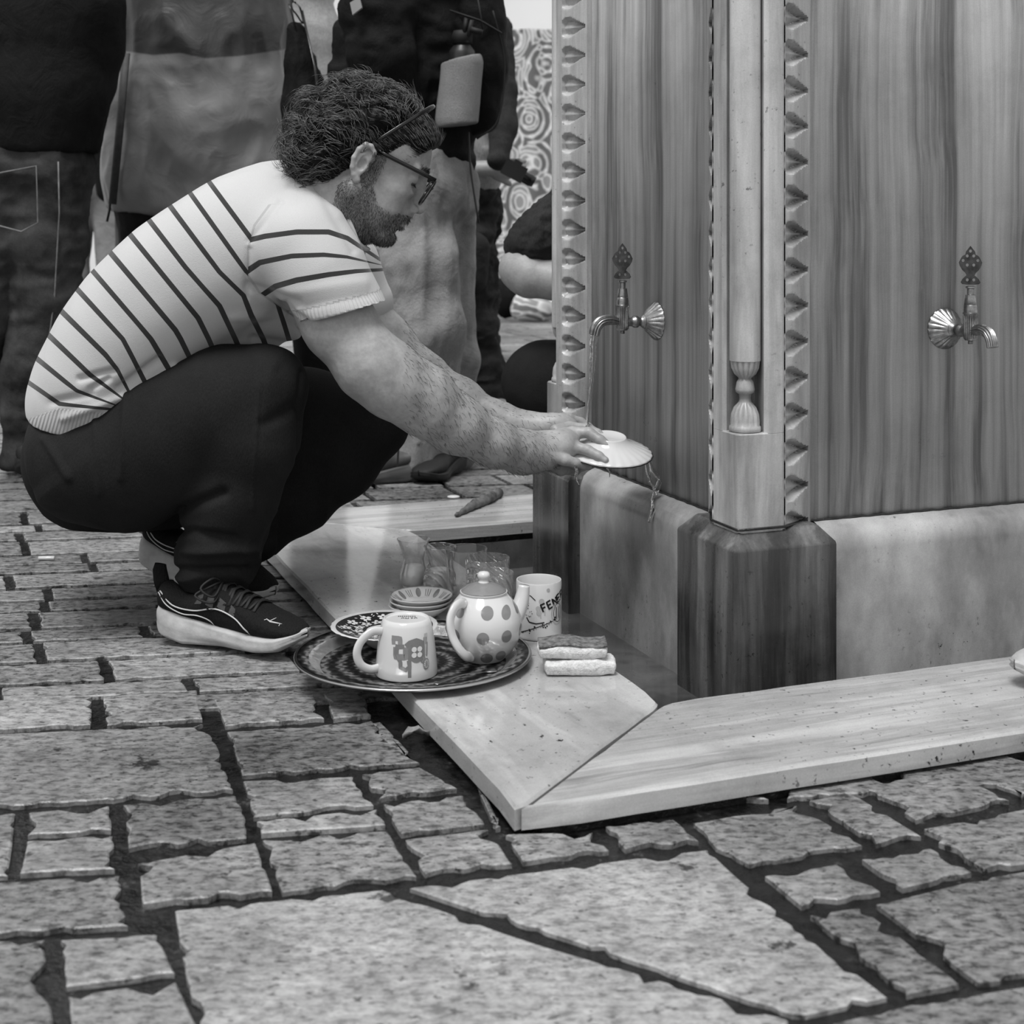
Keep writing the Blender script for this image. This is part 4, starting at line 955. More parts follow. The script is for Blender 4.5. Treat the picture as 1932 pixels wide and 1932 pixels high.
# ---------------------------------------------------------------- tray, crockery, glasses
M['china'] = pm('white glazed china', 192, 202, 6, rough=.12, spec=.6); M['grey_glaze'] = pm('mid grey glaze', 118, 126, rough=.12); M['dark_glaze'] = pm('black glaze print', 30, 36, rough=.3); M['lgrey_print'] = pm('pale grey print', 160, 168, rough=.3)
def thin(name, tint=.93, milk=.03, bumpf=None, pw=.9):
    n = N(name); t = n.t; tr_ = n.n('BsdfTransparent'); tr_.inputs[0].default_value = (tint, tint, tint, 1); gl_ = n.n('BsdfGlossy'); gl_.inputs['Roughness'].default_value = .03; gl_.inputs[0].default_value = (1, 1, 1, 1); df = n.n('BsdfDiffuse'); df.inputs[0].default_value = (.8, .8, .8, 1)
    fr = n.n('LayerWeight'); fr.inputs[0].default_value = .5; k = n.math('POWER', fr.outputs['Facing'], 2.6); k = n.math('MULTIPLY_ADD', k, pw, .05)
    if bumpf:
        b_ = n.n('Bump'); b_.inputs['Strength'].default_value = 1.0; b_.inputs['Distance'].default_value = .004; n.l(bumpf(n), b_.inputs['Height'])
        for q in (gl_, fr): n.l(b_.outputs[0], q.inputs['Normal'])
    m1 = n.n('MixShader'); n.l(k, m1.inputs[0]); n.l(tr_.outputs[0], m1.inputs[1]); n.l(gl_.outputs[0], m1.inputs[2]); m2 = n.n('MixShader'); m2.inputs[0].default_value = milk; n.l(m1.outputs[0], m2.inputs[1]); n.l(df.outputs[0], m2.inputs[2]); n.l(m2.outputs[0], n.out.inputs[0]); return n.m
M['glass'] = thin('tea glass', .95, .02)
def cutf(n):
    wv = n.n('TexWave', wave_type='BANDS', bands_direction='DIAGONAL'); wv.inputs['Scale'].default_value = 34; wv.inputs['Distortion'].default_value = 1.5; n.l(n.co(), wv.inputs[0]); return wv.outputs['Fac']
M['cutglass'] = thin('cut tea glass', .90, .05, cutf, 1.0)
def ribbon(mb, P, wd, surf, mi=0, off=.0006, closed=False):
    """flat printed stroke: P 2-D points, surf maps (s,t,off) to 3-D"""
    P = [Vector((p[0], p[1])) for p in P]
    if closed: P = P+[P[0]]
    Q = []
    for a, b in zip(P, P[1:]):
        k = max(1, int((b-a).length/.002)); Q += [a.lerp(b, i/k) for i in range(k)]
    Q.append(P[-1]); n_ = len(Q); V = []
    for i in range(n_):
        t = (Q[min(i+1, n_-1)]-Q[max(i-1, 0)]).normalized(); nn = Vector((-t.y, t.x))*wd/2
        ww = wd if not isinstance(wd, (list, tuple)) else wd
        V += [surf(Q[i].x+nn.x, Q[i].y+nn.y, off), surf(Q[i].x-nn.x, Q[i].y-nn.y, off)]
    mb.add(V, [(2*i, 2*i+1, 2*i+3, 2*i+2) for i in range(n_-1)], mi)
def disc(mb, c, r, surf, mi=0, off=.0006, sy=1.0, n_=20, ang=0.0):
    ca, sa = math.cos(ang), math.sin(ang); V = [surf(c[0], c[1], off)]
    rings = 3
    for k in range(1, rings+1):
        for i in range(n_):
            a = 2*math.pi*i/n_; x = r*k/rings*math.cos(a); y = r*k/rings*sy*math.sin(a); V.append(surf(c[0]+x*ca-y*sa, c[1]+x*sa+y*ca, off))
    Fc = [(0, 1+i, 1+(i+1) % n_) for i in range(n_)]
    for k in range(rings-1):
        for i in range(n_): j = (i+1) % n_; Fc.append((1+k*n_+i, 1+(k+1)*n_+i, 1+(k+1)*n_+j, 1+k*n_+j))
    mb.add(V, Fc, mi)
def cyl(rf, base=-math.pi/2):
    """surface of revolution: s = arc metres around (0 faces the camera), t = height"""
    def f(s, t, off): r = rf(t); a = base+s/max(r, .01); return Vector(((r+off)*math.cos(a), (r+off)*math.sin(a), t))
    return f
LET = {'F': [[(0, 0), (0, 1), (.6, 1)], [(0, .52), (.5, .52)]], 'E': [[(.6, 0), (0, 0), (0, 1), (.6, 1)], [(0, .52), (.5, .52)]], 'N': [[(0, 0), (0, 1), (.65, 0), (.65, 1)]], 'R': [[(0, 0), (0, 1), (.5, 1), (.6, .78), (.5, .5), (0, .5)], [(.3, .5), (.62, 0)]],
       'B': [[(0, 0), (0, 1), (.45, 1), (.55, .78), (.4, .54), (0, .54)], [(.4, .54), (.62, .28), (.5, 0), (0, 0)]], 'A': [[(0, 0), (.32, 1), (.65, 0)], [(.12, .35), (.52, .35)]], 'H': [[(0, 0), (0, 1)], [(.6, 0), (.6, 1)], [(0, .5), (.6, .5)]], 'C': [[(.6, .85), (.4, 1), (.15, .95), (0, .6), (0, .4), (.15, .05), (.4, 0), (.6, .15)]]}
def text(mb, s, org, h, ang, surf, mi=0, wd=None):
    ca, sa = math.cos(ang), math.sin(ang); x = 0
    for ch in s:
        for st in LET[ch]: ribbon(mb, [(org[0]+(x+px_*h)*ca-py_*h*sa, org[1]+(x+px_*h)*sa+py_*h*ca) for px_, py_ in st], wd or h*.2, surf, mi)
        x += h*.88
def handle(P, r, flat=1.5, n=10): mb = MB(); mb.tube(catmull(P, 8), r, n, flat=flat); return mb
ZT = .0395
# tray
n = N('engraved tin tray'); tcx = n.n('TexCoord'); sx = n.n('SeparateXYZ'); n.l(tcx.outputs['Object'], sx.inputs[0])
rr = n.math('SQRT', n.math('ADD', n.math('MULTIPLY', sx.outputs[0], sx.outputs[0]), n.math('MULTIPLY', sx.outputs[1], sx.outputs[1]))); th = n.math('ARCTAN2', sx.outputs[1], sx.outputs[0])
pet = n.math('MULTIPLY', n.math('SINE', n.math('MULTIPLY', th, 36.0)), n.math('SINE', n.math('MULTIPLY', rr, 420.0))); rings = n.math('SINE', n.math('MULTIPLY', rr, 230.0))
pat = n.math('ADD', n.math('MULTIPLY', pet, .22), n.math('ADD', n.math('MULTIPLY', rings, .35), n.math('MULTIPLY', n.noise(110, None, 5), 1.3)))
wall = n.math('COMPARE', rr, .158, .009)  # ring on the sloping tray wall, coloured paler to paint in its bright highlight
col = n.mix(wall, n.ramp(pat, [(.15, g(18)), (.55, g(52)), (.9, g(120)), (1, g(170))]), g(225)); n.base(col).put(Metallic=.85, Roughness=n.mix(wall, .42, .2)); n.bump(pat, .35, .002); M['tray'] = n.m
tr_o = empty('serving_tray', (-.159, 2.376, .0355)); tag(tr_o, 'round engraved metal tray overhanging the left kerb slab, holding the mug and teapot', 'tray')
mb = MB(); mb.lathe([(.0, .0), (.146, .0), (.150, .001), (.160, .009), (.168, .0135), (.186, .0155), (.1885, .0150), (.1885, .0130), (.186, .0135), (.168, .0110), (.159, .0060), (.151, -.0005), (.0, -.0005)], 96, cap=False); mb.build('tray_plate', M['tray'], tr_o, auto=60)
mb = MB(); mb.lathe([(.186, .0130), (.1895, .0125), (.191, .0145), (.1895, .0165), (.186, .0162)], 96, cap=False); mb.build('rolled_rim', pm('polished tin', 175, 185, rough=.28, metal=1.0), tr_o)
Z0 = .0365
# upturned mug
mg = empty('upturned_mug', (-.166, 2.318, Z0)); tag(mg, 'white tapered mug turned upside down on the tray, printed with overlapping grey lettering', 'mug')
mf = lambda t: np.interp(t, [0, .02, .05, .075, .084, .087], [.0485, .0478, .0445, .0405, .0385, .034])
mb = MB(); mb.lathe([(.0455, .001), (.0485, 0), (.0490, .002), (.0482, .015), (.0458, .04), (.0425, .062), (.0395, .079), (.0370, .0855), (.0345, .0870), (.0335, .0870), (.0325, .0845), (.0, .0845)], 64, cap=False)
mb.lathe([(.0455, .001), (.0440, .02), (.040, .07), (.0, .078)], 64, cap=False); mb.build('cup', M['china'], mg, auto=60)
handle([(-.036, -.018, .070), (-.052, -.026, .0710), (-.068, -.033, .058), (-.074, -.036, .040), (-.068, -.033, .022), (-.054, -.026, .013), (-.040, -.020, .014)], .0036, 1.9).build('handle', M['china'], mg)
pr_ = MB(); sf = cyl(mf)
def pc(x, y): return ((x-.014), (y))
S2 = .000262   # metres per crop pixel
def q2(cx, cy): return ((cx-690)*S2, (905-cy)*S2*1.0)
ribbon(pr_, [q2(612, 655), q2(665, 655), q2(665, 690)], .0070, sf, 0); ribbon(pr_, [q2(625, 690), q2(622, 660)], .006, sf, 0)
ribbon(pr_, [q2(640, 705), q2(640, 760), q2(700, 760), q2(700, 705)], .009, sf, 0)
ribbon(pr_, [q2(650, 690), q2(640, 740), q2(668, 790), q2(668, 820), q2(700, 835), q2(722, 815), q2(716, 780)], .006, sf, 1)
ribbon(pr_, [q2(722, 680), q2(722, 880)], .0052, sf, 1); disc(pr_, q2(765, 740), .0125, sf, 1, sy=1.2)
for a in ((748, 720), (782, 720), (748, 752), (782, 752)): disc(pr_, q2(*a), .0040, sf, 2, off=.0012)
ribbon(pr_, [q2(700, 700), q2(722, 682), q2(760, 672), q2(800, 690), q2(806, 800)], .008, sf, 1); ribbon(pr_, [q2(640, 720), q2(655, 702), q2(690, 700)], .006, sf, 1)
ribbon(pr_, [q2(828, 640), q2(830, 760)], .0062, sf, 3); ribbon(pr_, [q2(822, 660), q2(818, 700)], .006, sf, 1)
disc(pr_, q2(828, 812), .0058, sf, 0, sy=1.5, off=.0010); disc(pr_, q2(828, 812), .0044, sf, 2, sy=1.5, off=.0014)
for k in range(12): a = k*math.pi/6; c0 = q2(828, 812); ribbon(pr_, [c0, (c0[0]+.0048*math.cos(a), c0[1]+.0072*math.sin(a))], .0007, sf, 0, off=.0018)
ribbon(pr_, [q2(832, 770), q2(838, 690)], .0025, sf, 0); ribbon(pr_, [q2(800, 800), q2(815, 790), q2(812, 770)], .005, sf, 0)
pr_.build('printed_lettering', None, mg, mats=[M['grey_glaze'], M['lgrey_print'] if False else pm('warm grey print', 105, 112, rough=.25), M['china'], M['lgrey_print']])
bt = MB(); flat = lambda s, t, off: Vector((s, t, .0846+off))
for k in range(9): x = -.014+k*.0032; ribbon(bt, [(x, .012), (x+.0018, .012)], .0035, flat, 0)
ribbon(bt, [(-.008, .000), (-.006, .004), (-.003, .000)], .0014, flat); ribbon(bt, [(-.001, .0045), (-.001, -.001), (.003, -.001), (.003, .004)], .0014, flat); ribbon(bt, [(.006, .004), (.010, .004), (.008, -.001)], .0014, flat); ribbon(bt, [(.012, .0), (.014, .005), (.017, .001)], .0014, flat)
bt.build('base_stamp', M['dark_glaze'], mg)
# teapot
tp = empty('teapot', (-.046, 2.395, Z0)); tag(tp, 'white teapot with grey polka dots and grey lid standing on the tray', 'teapot')
zz = [0, .004, .015, .030, .050, .068, .083, .094, .101, .105]; rv = [.034, .0375, .048, .0570, .0620, .0605, .0545, .0465, .0405, .0375]
tf = lambda t: float(np.interp(t, zz, rv))
mb = MB(); mb.lathe([(0, .001), (.033, .001), (.034, 0)]+list(zip(rv, zz))+[(.0385, .1065), (.0385, .1085), (.036, .1085), (.034, .103), (.0, .100)], 64, cap=False); mb.build('pot', M['china'], tp, auto=70)
ld = MB(); ld.lathe([(.0, .1085), (.0362, .1085), (.0368, .1098), (.034, .1125), (.027, .1170), (.017, .1210), (.010, .1228), (.0, .1230)], 48, cap=False); ldo = ld.build('lid', M['grey_glaze'], tp, auto=60)
ld = MB(); ld.lathe([(.0095, .1222), (.0080, .1245), (.0070, .1265), (.0085, .1290), (.0105, .1325), (.0100, .1365), (.0070, .1395), (.0, .1405)], 24, cap=False); ld.build('lid_knob', M['china'], ldo)
handle([(-.030, -.036, .097), (-.036, -.050, .101), (-.045, -.064, .097), (-.051, -.073, .080), (-.048, -.076, .058), (-.038, -.076, .038), (-.028, -.068, .024), (-.022, -.050, .0165), (-.018, -.042, .014)], [.0045]*1 and .0050, 1.7, 12).build('handle', M['china'], tp)
mb = MB(); P = catmull([(.040, .034, .046), (.052, .044, .058), (.060, .050, .074), (.064, .053, .090), (.066, .054, .104)], 6); k = len(P); mb.tube(P, [.017-.0075*i/(k-1) for i in range(k)], 16); mb.build('spout', M['china'], tp)
dt = MB(); sf = cyl(tf)
for s_, t_ in [(.008, .086), (.047, .084), (-.050, .048), (.0, .048), (.041, .048), (.008, .012), (.040, .014), (-.050, .086), (-.040, .014), (.085, .048), (.09, .086), (-.095, .05), (-.1, .086)]:
    disc(dt, (s_*tf(t_)/.062, t_), .0100, sf, sy=1.0, off=.0005)
dt.build('polka_dot', M['grey_glaze'], tp)
# tall straight mug
fm = empty('printed_mug', (.046, 2.525, .0352)); tag(fm, 'white straight mug with black FENE lettering and paint splashes standing behind the teapot', 'mug')
mb = MB(); mb.lathe([(.0, .003), (.034, .003), (.035, 0), (.038, .0015), (.0390, .005), (.0390, .094), (.0382, .0965), (.0370, .0965), (.0362, .094), (.0355, .008), (.0, .0065)], 64, cap=False); mb.build('cup', M['china'], fm, auto=60)
handle([(-.036, .012, .080), (-.055, .019, .078), (-.064, .022, .055), (-.055, .019, .028), (-.036, .012, .024)], .0045, 1.7).build('handle', M['china'], fm).data.transform(Matrix.Rotation(math.radians(-75), 4, 'Z'))
sf = cyl(lambda t: .0391); pr_ = MB(); kx = 2.5/2783/3.02
def q3(cx, cy): s_ = (cx-1440)*kx; s_ = .0391*math.asin(max(-.97, min(.97, s_/.0391))); return (s_-.002, (700-cy)*kx+.003)
text(pr_, 'FENERBAHCE', q3(1470, 540), .0125, .40, sf, 0, .0030)
ribbon(pr_, [q3(1352, 432), q3(1375, 440), q3(1400, 452), q3(1425, 475)], .0014, sf); ribbon(pr_, [q3(1375, 575), q3(1390, 600), q3(1430, 607), q3(1475, 600)], .0020, sf); ribbon(pr_, [q3(1340, 668), q3(1400, 640), q3(1460, 618), q3(1540, 590)], .0014, sf)
for k in range(34):
    u = rs.random(); cxp = 1345+190*u; cyp = 665-75*u+rs.gauss(0, 6); disc(pr_, q3(cxp, cyp), rs.uniform(.0004, .0016), sf, n_=7)
for k in range(26): a = rs.random()*6.3; disc(pr_, q3(1375+rs.gauss(0, 14), 470+rs.random()*120), rs.uniform(.0003, .0010), sf, n_=7)
for c_, r_ in (((1345, 485), .007), ((1350, 510), .006), ((1340, 470), .005), ((1445, 545), .0045), ((1440, 520), .004), ((1497, 418), .003), ((1460, 480), .0045)):
    disc(pr_, q3(*c_), r_, sf, 1, off=.0004, n_=14)
for c_ in ((1347, 540), (1445, 565), (1478, 560), (1455, 575)): ribbon(pr_, [q3(*c_), q3(c_[0], c_[1]-30)], .0016, sf, 1, off=.0004)
c0 = (.036, .046); ribbon(pr_, [(c0[0]+.014*math.cos(a*.314), c0[1]+.020*math.sin(a*.314)) for a in range(20)], .0016, sf, 1, closed=True); ribbon(pr_, [(c0[0]+.010*math.cos(a*.314), c0[1]+.0155*math.sin(a*.314)) for a in range(20)], .0010, sf, 0, closed=True)
for x in (-.004, 0, .004): ribbon(pr_, [(c0[0]+x, c0[1]-.010), (c0[0]+x, c0[1]+.010)], .0016, sf, 0 if x else 1)
pr_.build('printed_design', None, fm, mats=[M['dark_glaze'], M['lgrey_print']])
# tea glasses
def glass(label, x, y, prof, mat, foam=False):
    mb = MB(); th_ = .0012; outer = prof; inn = [(max(.0, r-th_), z+(th_ if i else .006)) for i, (r, z) in enumerate(prof)]
    pts = [(0, 0)]+outer+[(outer[-1][0]-.0006, outer[-1][1]+.0008)]+[(r, min(z, outer[-1][1])) for r, z in inn[::-1]]+[(0, inn[0][1])]
    mb.lathe(pts, 56, cap=False); e_ = empty('tea_glass', (x, y, .0353)); mb.build('glass_body', mat, e_); tag(e_, label, 'glass', 'rinsed tea glasses on the kerb')
    if foam:
        fb = MB(); ps = [(max(.002, r-.0022), z+.004) for r, z in outer if z < foam]; fb.lathe([(0, ps[0][1])]+ps+[(ps[-1][0]*.7, foam+.003), (0, foam+.001)], 32, cap=False); fb.build('milky_water', M['foam'], e_)
    return e_
M['foam'] = pm('cloudy soap water', 232, 242, 60, rough=.5)
tul = [(.019, .0), (.0235, .004), (.0275, .014), (.0265, .028), (.0215, .044), (.0200, .056), (.0235, .072), (.0290, .086), (.0325, .0935)]
glass('plain tulip shaped tea glass, the leftmost of the glasses on the kerb', -.190, 2.848, tul, M['glass'], .040)
glass('cut tulip tea glass second from the left among the glasses', -.137, 2.800, [(.022, 0), (.029, .006), (.0325, .018), (.0305, .036), (.0255, .050), (.0245, .060), (.0275, .076), (.0315, .090)], M['cutglass'], .044)
st_ = lambda r, h: [(r*.86, 0), (r*.9, .004), (r*.94, h*.4), (r, h)]
glass('tall straight smooth tumbler in the middle of the row of glasses', -.084, 2.722, st_(.0385, .104), M['glass'])
glass('wide cut straight tumbler behind the teapot lid', -.044, 2.645, st_(.0400, .105), M['cutglass'])
glass('short cut tumbler nearest the standing mug, behind the teapot spout', -.032, 2.566, st_(.0350, .098), M['cutglass'])
# saucers
def saucer(name, x, y, z, r, h, tops, label, grp=None, prints=None, wavy=0):
    e_ = empty(name, (x, y, z)); tag(e_, label, 'saucer' if 'saucer' in name else 'plate', grp)
    mb = MB(); pf = [(0, .002), (r*.5, .002), (r*.52, 0), (r*.56, .001), (r*.8, h*.55), (r*.99, h), (r, h+.0008), (r*.985, h+.0022), (r*.8, h*.55+.003), (r*.55, .0050), (0, .0045)]
    mb.lathe(pf, 64, cap=False, rib=wavy, ribd=.0018 if wavy else 0, ribf=lambda zq: zq > h*.8); mb.build('dish', M['china'], e_, auto=70)
    sfp = lambda s, t, off: Vector((s, t, float(np.interp(math.hypot(s, t), [0, r*.55, r*.8, r*.985], [.0045, .0050, h*.55+.003, h+.0022]))+off))
    return e_, sfp
for k in range(3):
    e_, sfp = saucer('tulip_saucer', -.166+.002*k, 2.648-.001*k, .0353+.0085*k, .0560, .020, None, ['white tea saucer at the bottom of the stack behind the tray', 'white tea saucer in the middle of the stack behind the tray', 'white tea saucer with grey petal stripes, topmost of the stack behind the tray'][k], 'stacked tea saucers')
    if k == 2:
        mb = MB()
        for j in range(8):
            a = j*math.pi/4+.2; c_, s_ = math.cos(a), math.sin(a); disc(mb, (.044*c_, .044*s_), .0085, sfp, 0, sy=.55, ang=a)
            a += math.pi/8; c_, s_ = math.cos(a), math.sin(a)
            for d in (-.003, 0, .003): ribbon(mb, [(.037*c_-d*s_, .037*s_+d*c_), (.050*c_-d*1.6*s_, .050*s_+d*1.6*c_)], .0012, sfp, 0)
        mb.build('petal_pattern', M['grey_glaze'], e_); mb = MB(); ribbon(mb, [(.0548*math.cos(a*.157), .0548*math.sin(a*.157)) for a in range(40)], .0012, sfp, closed=True); mb.build('rim_line', M['grey_glaze'], e_)
e_, sfp = saucer('small_bowl', -.213, 2.462, Z0, .044, .019, None, 'small white bowl on the tray underneath the floral plate'); e_['category'] = 'bowl'
e_, sfp = saucer('floral_plate', -.213, 2.462, Z0+.0215, .090, .012, None, 'plate with black and white flower pattern lying at the back left of the tray', wavy=28)
mb = MB(); r_ = random.Random(2)
ribbon(mb, [(.0795*math.cos(a*.1257), .0795*math.sin(a*.1257)) for a in range(50)], .0030, sfp, closed=True, off=.0006)
# dark ring ground then white flowers
V_ = []; F_ = []; na = 72; rr_ = [.030, .042, .054, .066, .078]
for rI in rr_:
    for i in range(na): a = 2*math.pi*i/na; V_.append(sfp(rI*math.cos(a), rI*math.sin(a), .0005))
for k in range(4):
    for i in range(na): j = (i+1) % na; F_.append((k*na+i, (k+1)*na+i, (k+1)*na+j, k*na+j))
mb.add(V_, F_, 0)
for k in range(26):
    ring_ = k % 2; a = k*2*math.pi/26; c0 = (( .064 if ring_ else .044)*math.cos(a), (.064 if ring_ else .044)*math.sin(a))
    for j in range(5):
        b_ = j*2*math.pi/5+a; disc(mb, (c0[0]+.0058*math.cos(b_), c0[1]+.0058*math.sin(b_)), .0042, sfp, 1, off=.0010, sy=.75, n_=9, ang=b_)
    disc(mb, c0, .0016, sfp, 0, off=.0015, n_=7)
for k in range(90):
    a = r_.random()*6.283; R_ = r_.uniform(.034, .077); b_ = r_.random()*6.3; disc(mb, (R_*math.cos(a), R_*math.sin(a)), .0028, sfp, 1, off=.0008, sy=.4, n_=7, ang=b_)
mb.build('flower_pattern', None, e_, mats=[M['dark_glaze'], M['china']])
# spoon
sp_ = empty('teaspoon', G(880, 1275, .04)); tag(sp_, 'small metal teaspoon lying at the front of the tray below the teapot', 'spoon')
a, b_ = G(822, 1291, .0385)-sp_.location, G(938, 1262, .0385)-sp_.location
d = (b_-a); nn = Vector((-d.y, d.x, 0)).normalized(); P = catmull([a, a+d*.15+nn*.006, a+d*.45+nn*.004+Vector((0, 0, .003)), a+d*.72+Vector((0, 0, .0015)), a+d*.80, a+d*.9, b_], 5)
k = len(P); mb = MB(); mb.tube(P, [float(np.interp(i/(k-1), [0, .1, .4, .68, .78, .90, 1], [.0035, .0040, .0020, .0018, .0080, .0095, .002])) for i in range(k)], 12, flat=.25, up=(0, 0, 1)); mb.build('spoon_metal', pm('dull spoon metal', 130, 150, rough=.3, metal=1.0), sp_)
# sponges
n = N('white sponge'); c = n.noise(160, None, 4, .7); n.base(n.ramp(c, [(.3, g(180)), (.6, g(212))])).put(Roughness=.95); n.bump(c, .8, .004); M['sponge'] = n.m
M['pad'] = pm('scouring pad', 60, 130, 120, rough=.9, bump=1.0, bs=200)
def sponge(name, lab, x, y, z, lx_, ly_, lz_, rz, pad, sd_):
    e_ = empty(name, (x, y, z), rz); tag(e_, lab, 'sponge')
    nx, ny, nz = 22, 12, 6; sdf = SDF((-lx_/2-.01, -ly_/2-.01, -.006), (lx_/2+.01, ly_/2+.01, lz_+.012), .0022)
    def f(X, Y, Z):
        wob = .0022*np.sin(X*75+sd_)+.0015*np.sin(Y*90+sd_*2)*np.ones_like(Z); q = np.stack(np.broadcast_arrays(np.abs(X)-lx_/2+.005, np.abs(Y)-ly_/2+.005, np.abs(Z-lz_/2-wob*(Z/lz_))-lz_/2+.005)); return np.linalg.norm(np.maximum(q, 0), axis=0)+np.minimum(q.max(0), 0)-.005+.0012*np.sin((Z/lz_)*6.28+1)*(1)
    sdf.op(f, (-lx_/2, -ly_/2, 0), (lx_/2, ly_/2, lz_+.003), .001); V, Q = sdf.mesh(); n_ = normals(V, Q); V = V+n_*(vnoise(V*160, 2)*.0007+vnoise(V*40, 3)*.0012)[:, None]; mk('foam_block', V, Q, M['sponge'], e_)
    if pad:
        mb = MB(); V = []; F_ = []
        for k in (0, 1):
            for i in range(19):
                for j in range(9): X_, Y_ = (i/18-.5)*lx_*.99, (j/8-.5)*ly_*.98; V.append((X_, Y_, lz_-.001+.0022*math.sin(X_*75+sd_)+.0035*k+.0012*mnoise.noise(Vector((X_*90, Y_*90, k)))))
        for k in (0, 1):
            for i in range(18):
                for j in range(8): a = k*171+i*9+j; q = (a, a+9, a+10, a+1); F_.append(q if k else q[::-1])
        for i in range(18):
            for j in (0, 8): a = i*9+j; q = (a, a+9, a+180, a+171); F_.append(q if j == 0 else q[::-1])
        for j in range(8):
            for i in (0, 18): a = i*9+j; q = (a, a+1, a+172, a+171); F_.append(q[::-1] if i == 0 else q)
        mb.add(V, F_); mb.build('scouring_pad', M['pad'], e_)
sponge('kitchen_sponge', 'plain white sponge lying on the kerb under the one with the scouring pad', .106, 2.327, .0355, .112, .056, .0245, .05, False, 1.0)
sponge('kitchen_sponge', 'white sponge with dark scouring pad on top, resting on another sponge by the mug', .095, 2.330, .0600, .108, .054, .0210, .02, True, 2.4)
# dish held in the hands, upside down and dripping
dc = W(1148, 851, 2.765); de = empty('white_dish', dc); tag(de, 'white scalloped dish held upside down by the squatting man under the running tap', 'dish')
Rt = (Matrix.Rotation(math.radians(11), 4, 'X') @ Matrix.Rotation(math.radians(4), 4, 'Y'))
mb = MB(); V_ = []; F_ = []; na = 96
pf = [(0, .0275), (.024, .0275), (.0285, .0300), (.0305, .0302), (.0315, .0285), (.034, .0235), (.048, .0150), (.066, .0080), (.080, .0015), (.0825, -.0015), (.0805, -.0022), (.066, .0050), (.046, .0120), (.030, .0215), (0, .0235)]
for r, z in pf:
    for i in range(na):
        a = 2*math.pi*i/na; f_ = max(0, (r-.034)/.05); rr_ = r*(1+.016*f_*f_*abs(math.sin(a*13))); V_.append((rr_*math.cos(a), rr_*math.sin(a), z-.0009*f_*f_*math.cos(a*26)))
for k in range(len(pf)-1):
    for i in range(na): j = (i+1) % na; F_.append((k*na+i, (k+1)*na+i, (k+1)*na+j, k*na+j))
mb.add(V_, F_); o = mb.build('dish_body', M['china'], de); o.data.transform(Rt); o.data.flip_normals()
mb = MB(); P = [Rt @ Vector((.0822*(1+.016*abs(math.sin(a*13)))*math.cos(a), .0822*(1+.016*abs(math.sin(a*13)))*math.sin(a), -.0018)) for a in np.linspace(0, 2*math.pi, 120)]; mb.tube(P, .0011, 5); mb.build('dark_rim', M['dark_glaze'], de)
# water
def stream(lab, P, R, seed, flat=1.0, nm='water_stream'):
    mb = MB(); Q = catmull(P, 10); k = len(Q); rq = []
    for i in range(k):
        u = i/(k-1); r = float(np.interp(u, np.linspace(0, 1, len(R)), R)); Q[i] = Q[i]+Vector((mnoise.noise(Vector((u*9, seed, 0)))*.0016, mnoise.noise(Vector((u*9, seed, 7)))*.0016, 0)); rq.append(r*(1+.28*mnoise.noise(Vector((u*14, seed, 3)))))
    mb.tube(Q, rq, 12, flat=flat); o = mb.build(nm, M['water']); tag(o, lab, 'water', kind='stuff'); return o
noz = FM @ Vector((.045-.131, .392, .527))
stream('clear stream of water falling from the left tap onto the hands', [noz+Vector((0, 0, .002)), noz+Vector((-.002, 0, -.03)), noz+Vector((-.004, 0, -.08)), Vector((noz.x-.008, noz.y, .41)), W(1107, 806, noz.y-.01)], [.0075, .0068, .0055, .0035, .0025, .0024], 1.0)
stream('twisting ribbon of water running off the right rim of the dish', [W(1224, 868, 2.77), W(1232, 888, 2.77), W(1243, 905, 2.775), W(1240, 922, 2.78), W(1232, 940, 2.785), W(1232, 962, 2.76), W(1225, 985, 2.74)], [.0015, .0052, .0030, .0064, .0032, .0050, .0030], 4.0)
stream('second thin trickle beside the dish rim', [W(1218, 870, 2.76), W(1222, 892, 2.765), W(1230, 914, 2.77), W(1238, 935, 2.78)], [.0012, .0034, .0024, .0015], 7.0)
stream('small drip below the front of the dish', [W(1140, 878, 2.70), W(1146, 884, 2.70), W(1150, 892, 2.71), W(1150, 900, 2.72)], [.0008, .0018, .0012, .0006], 9.0)
stream('trickle dripping from the near palm onto the marble block', [W(1084, 876, 2.69), W(1088, 888, 2.70), W(1086, 902, 2.72), W(1092, 914, 2.78)], [.0012, .0030, .0018, .0008], 12.0)
# ---------------------------------------------------------------- small litter
st = empty('broken_stick', G(900, 950, .04)); tag(st, 'short broken stick lying on the wet slab behind the fountain', 'stick')
a = G(860, 972, .041)-st.location; b_ = G(941, 930, .046)-st.location; mb = MB(); d = b_-a; P = [a, a+d*.2, a+d*.4+Vector((0, 0, .003)), a+d*.55, a+d*.7+Vector((.006, 0, .004)), a+d*.85, b_]; mb.tube(catmull(P, 5), [.004+.009*min(1, i/12)+.0015*math.sin(i*1.9) for i in range(31)], 9); mb.build('bark', pm('wet bark', 50, 120, 40, rough=.6, bump=.9, bs=50), st)
def pebble(name, lab, cat, p, r, mat):
    s_ = SDF((-r[0]-.01, -r[1]-.01, -r[2]-.01), (r[0]+.01, r[1]+.01, r[2]+.01), min(r)*.4); s_.ell((0, 0, 0), r); V, Q = s_.mesh(); V = V+(vnoise(V*120, 3)*.0008)[:, None]*normals(V, Q); o = mk(name, V, Q, mat); o.location = p; tag(o, lab, cat); return o
pebble('pebble', 'small flat white pebble on the wet slab left of the stick', 'pebble', G(856, 938, .037)+Vector((0, 0, .001)), (.016, .014, .004), M['china'])
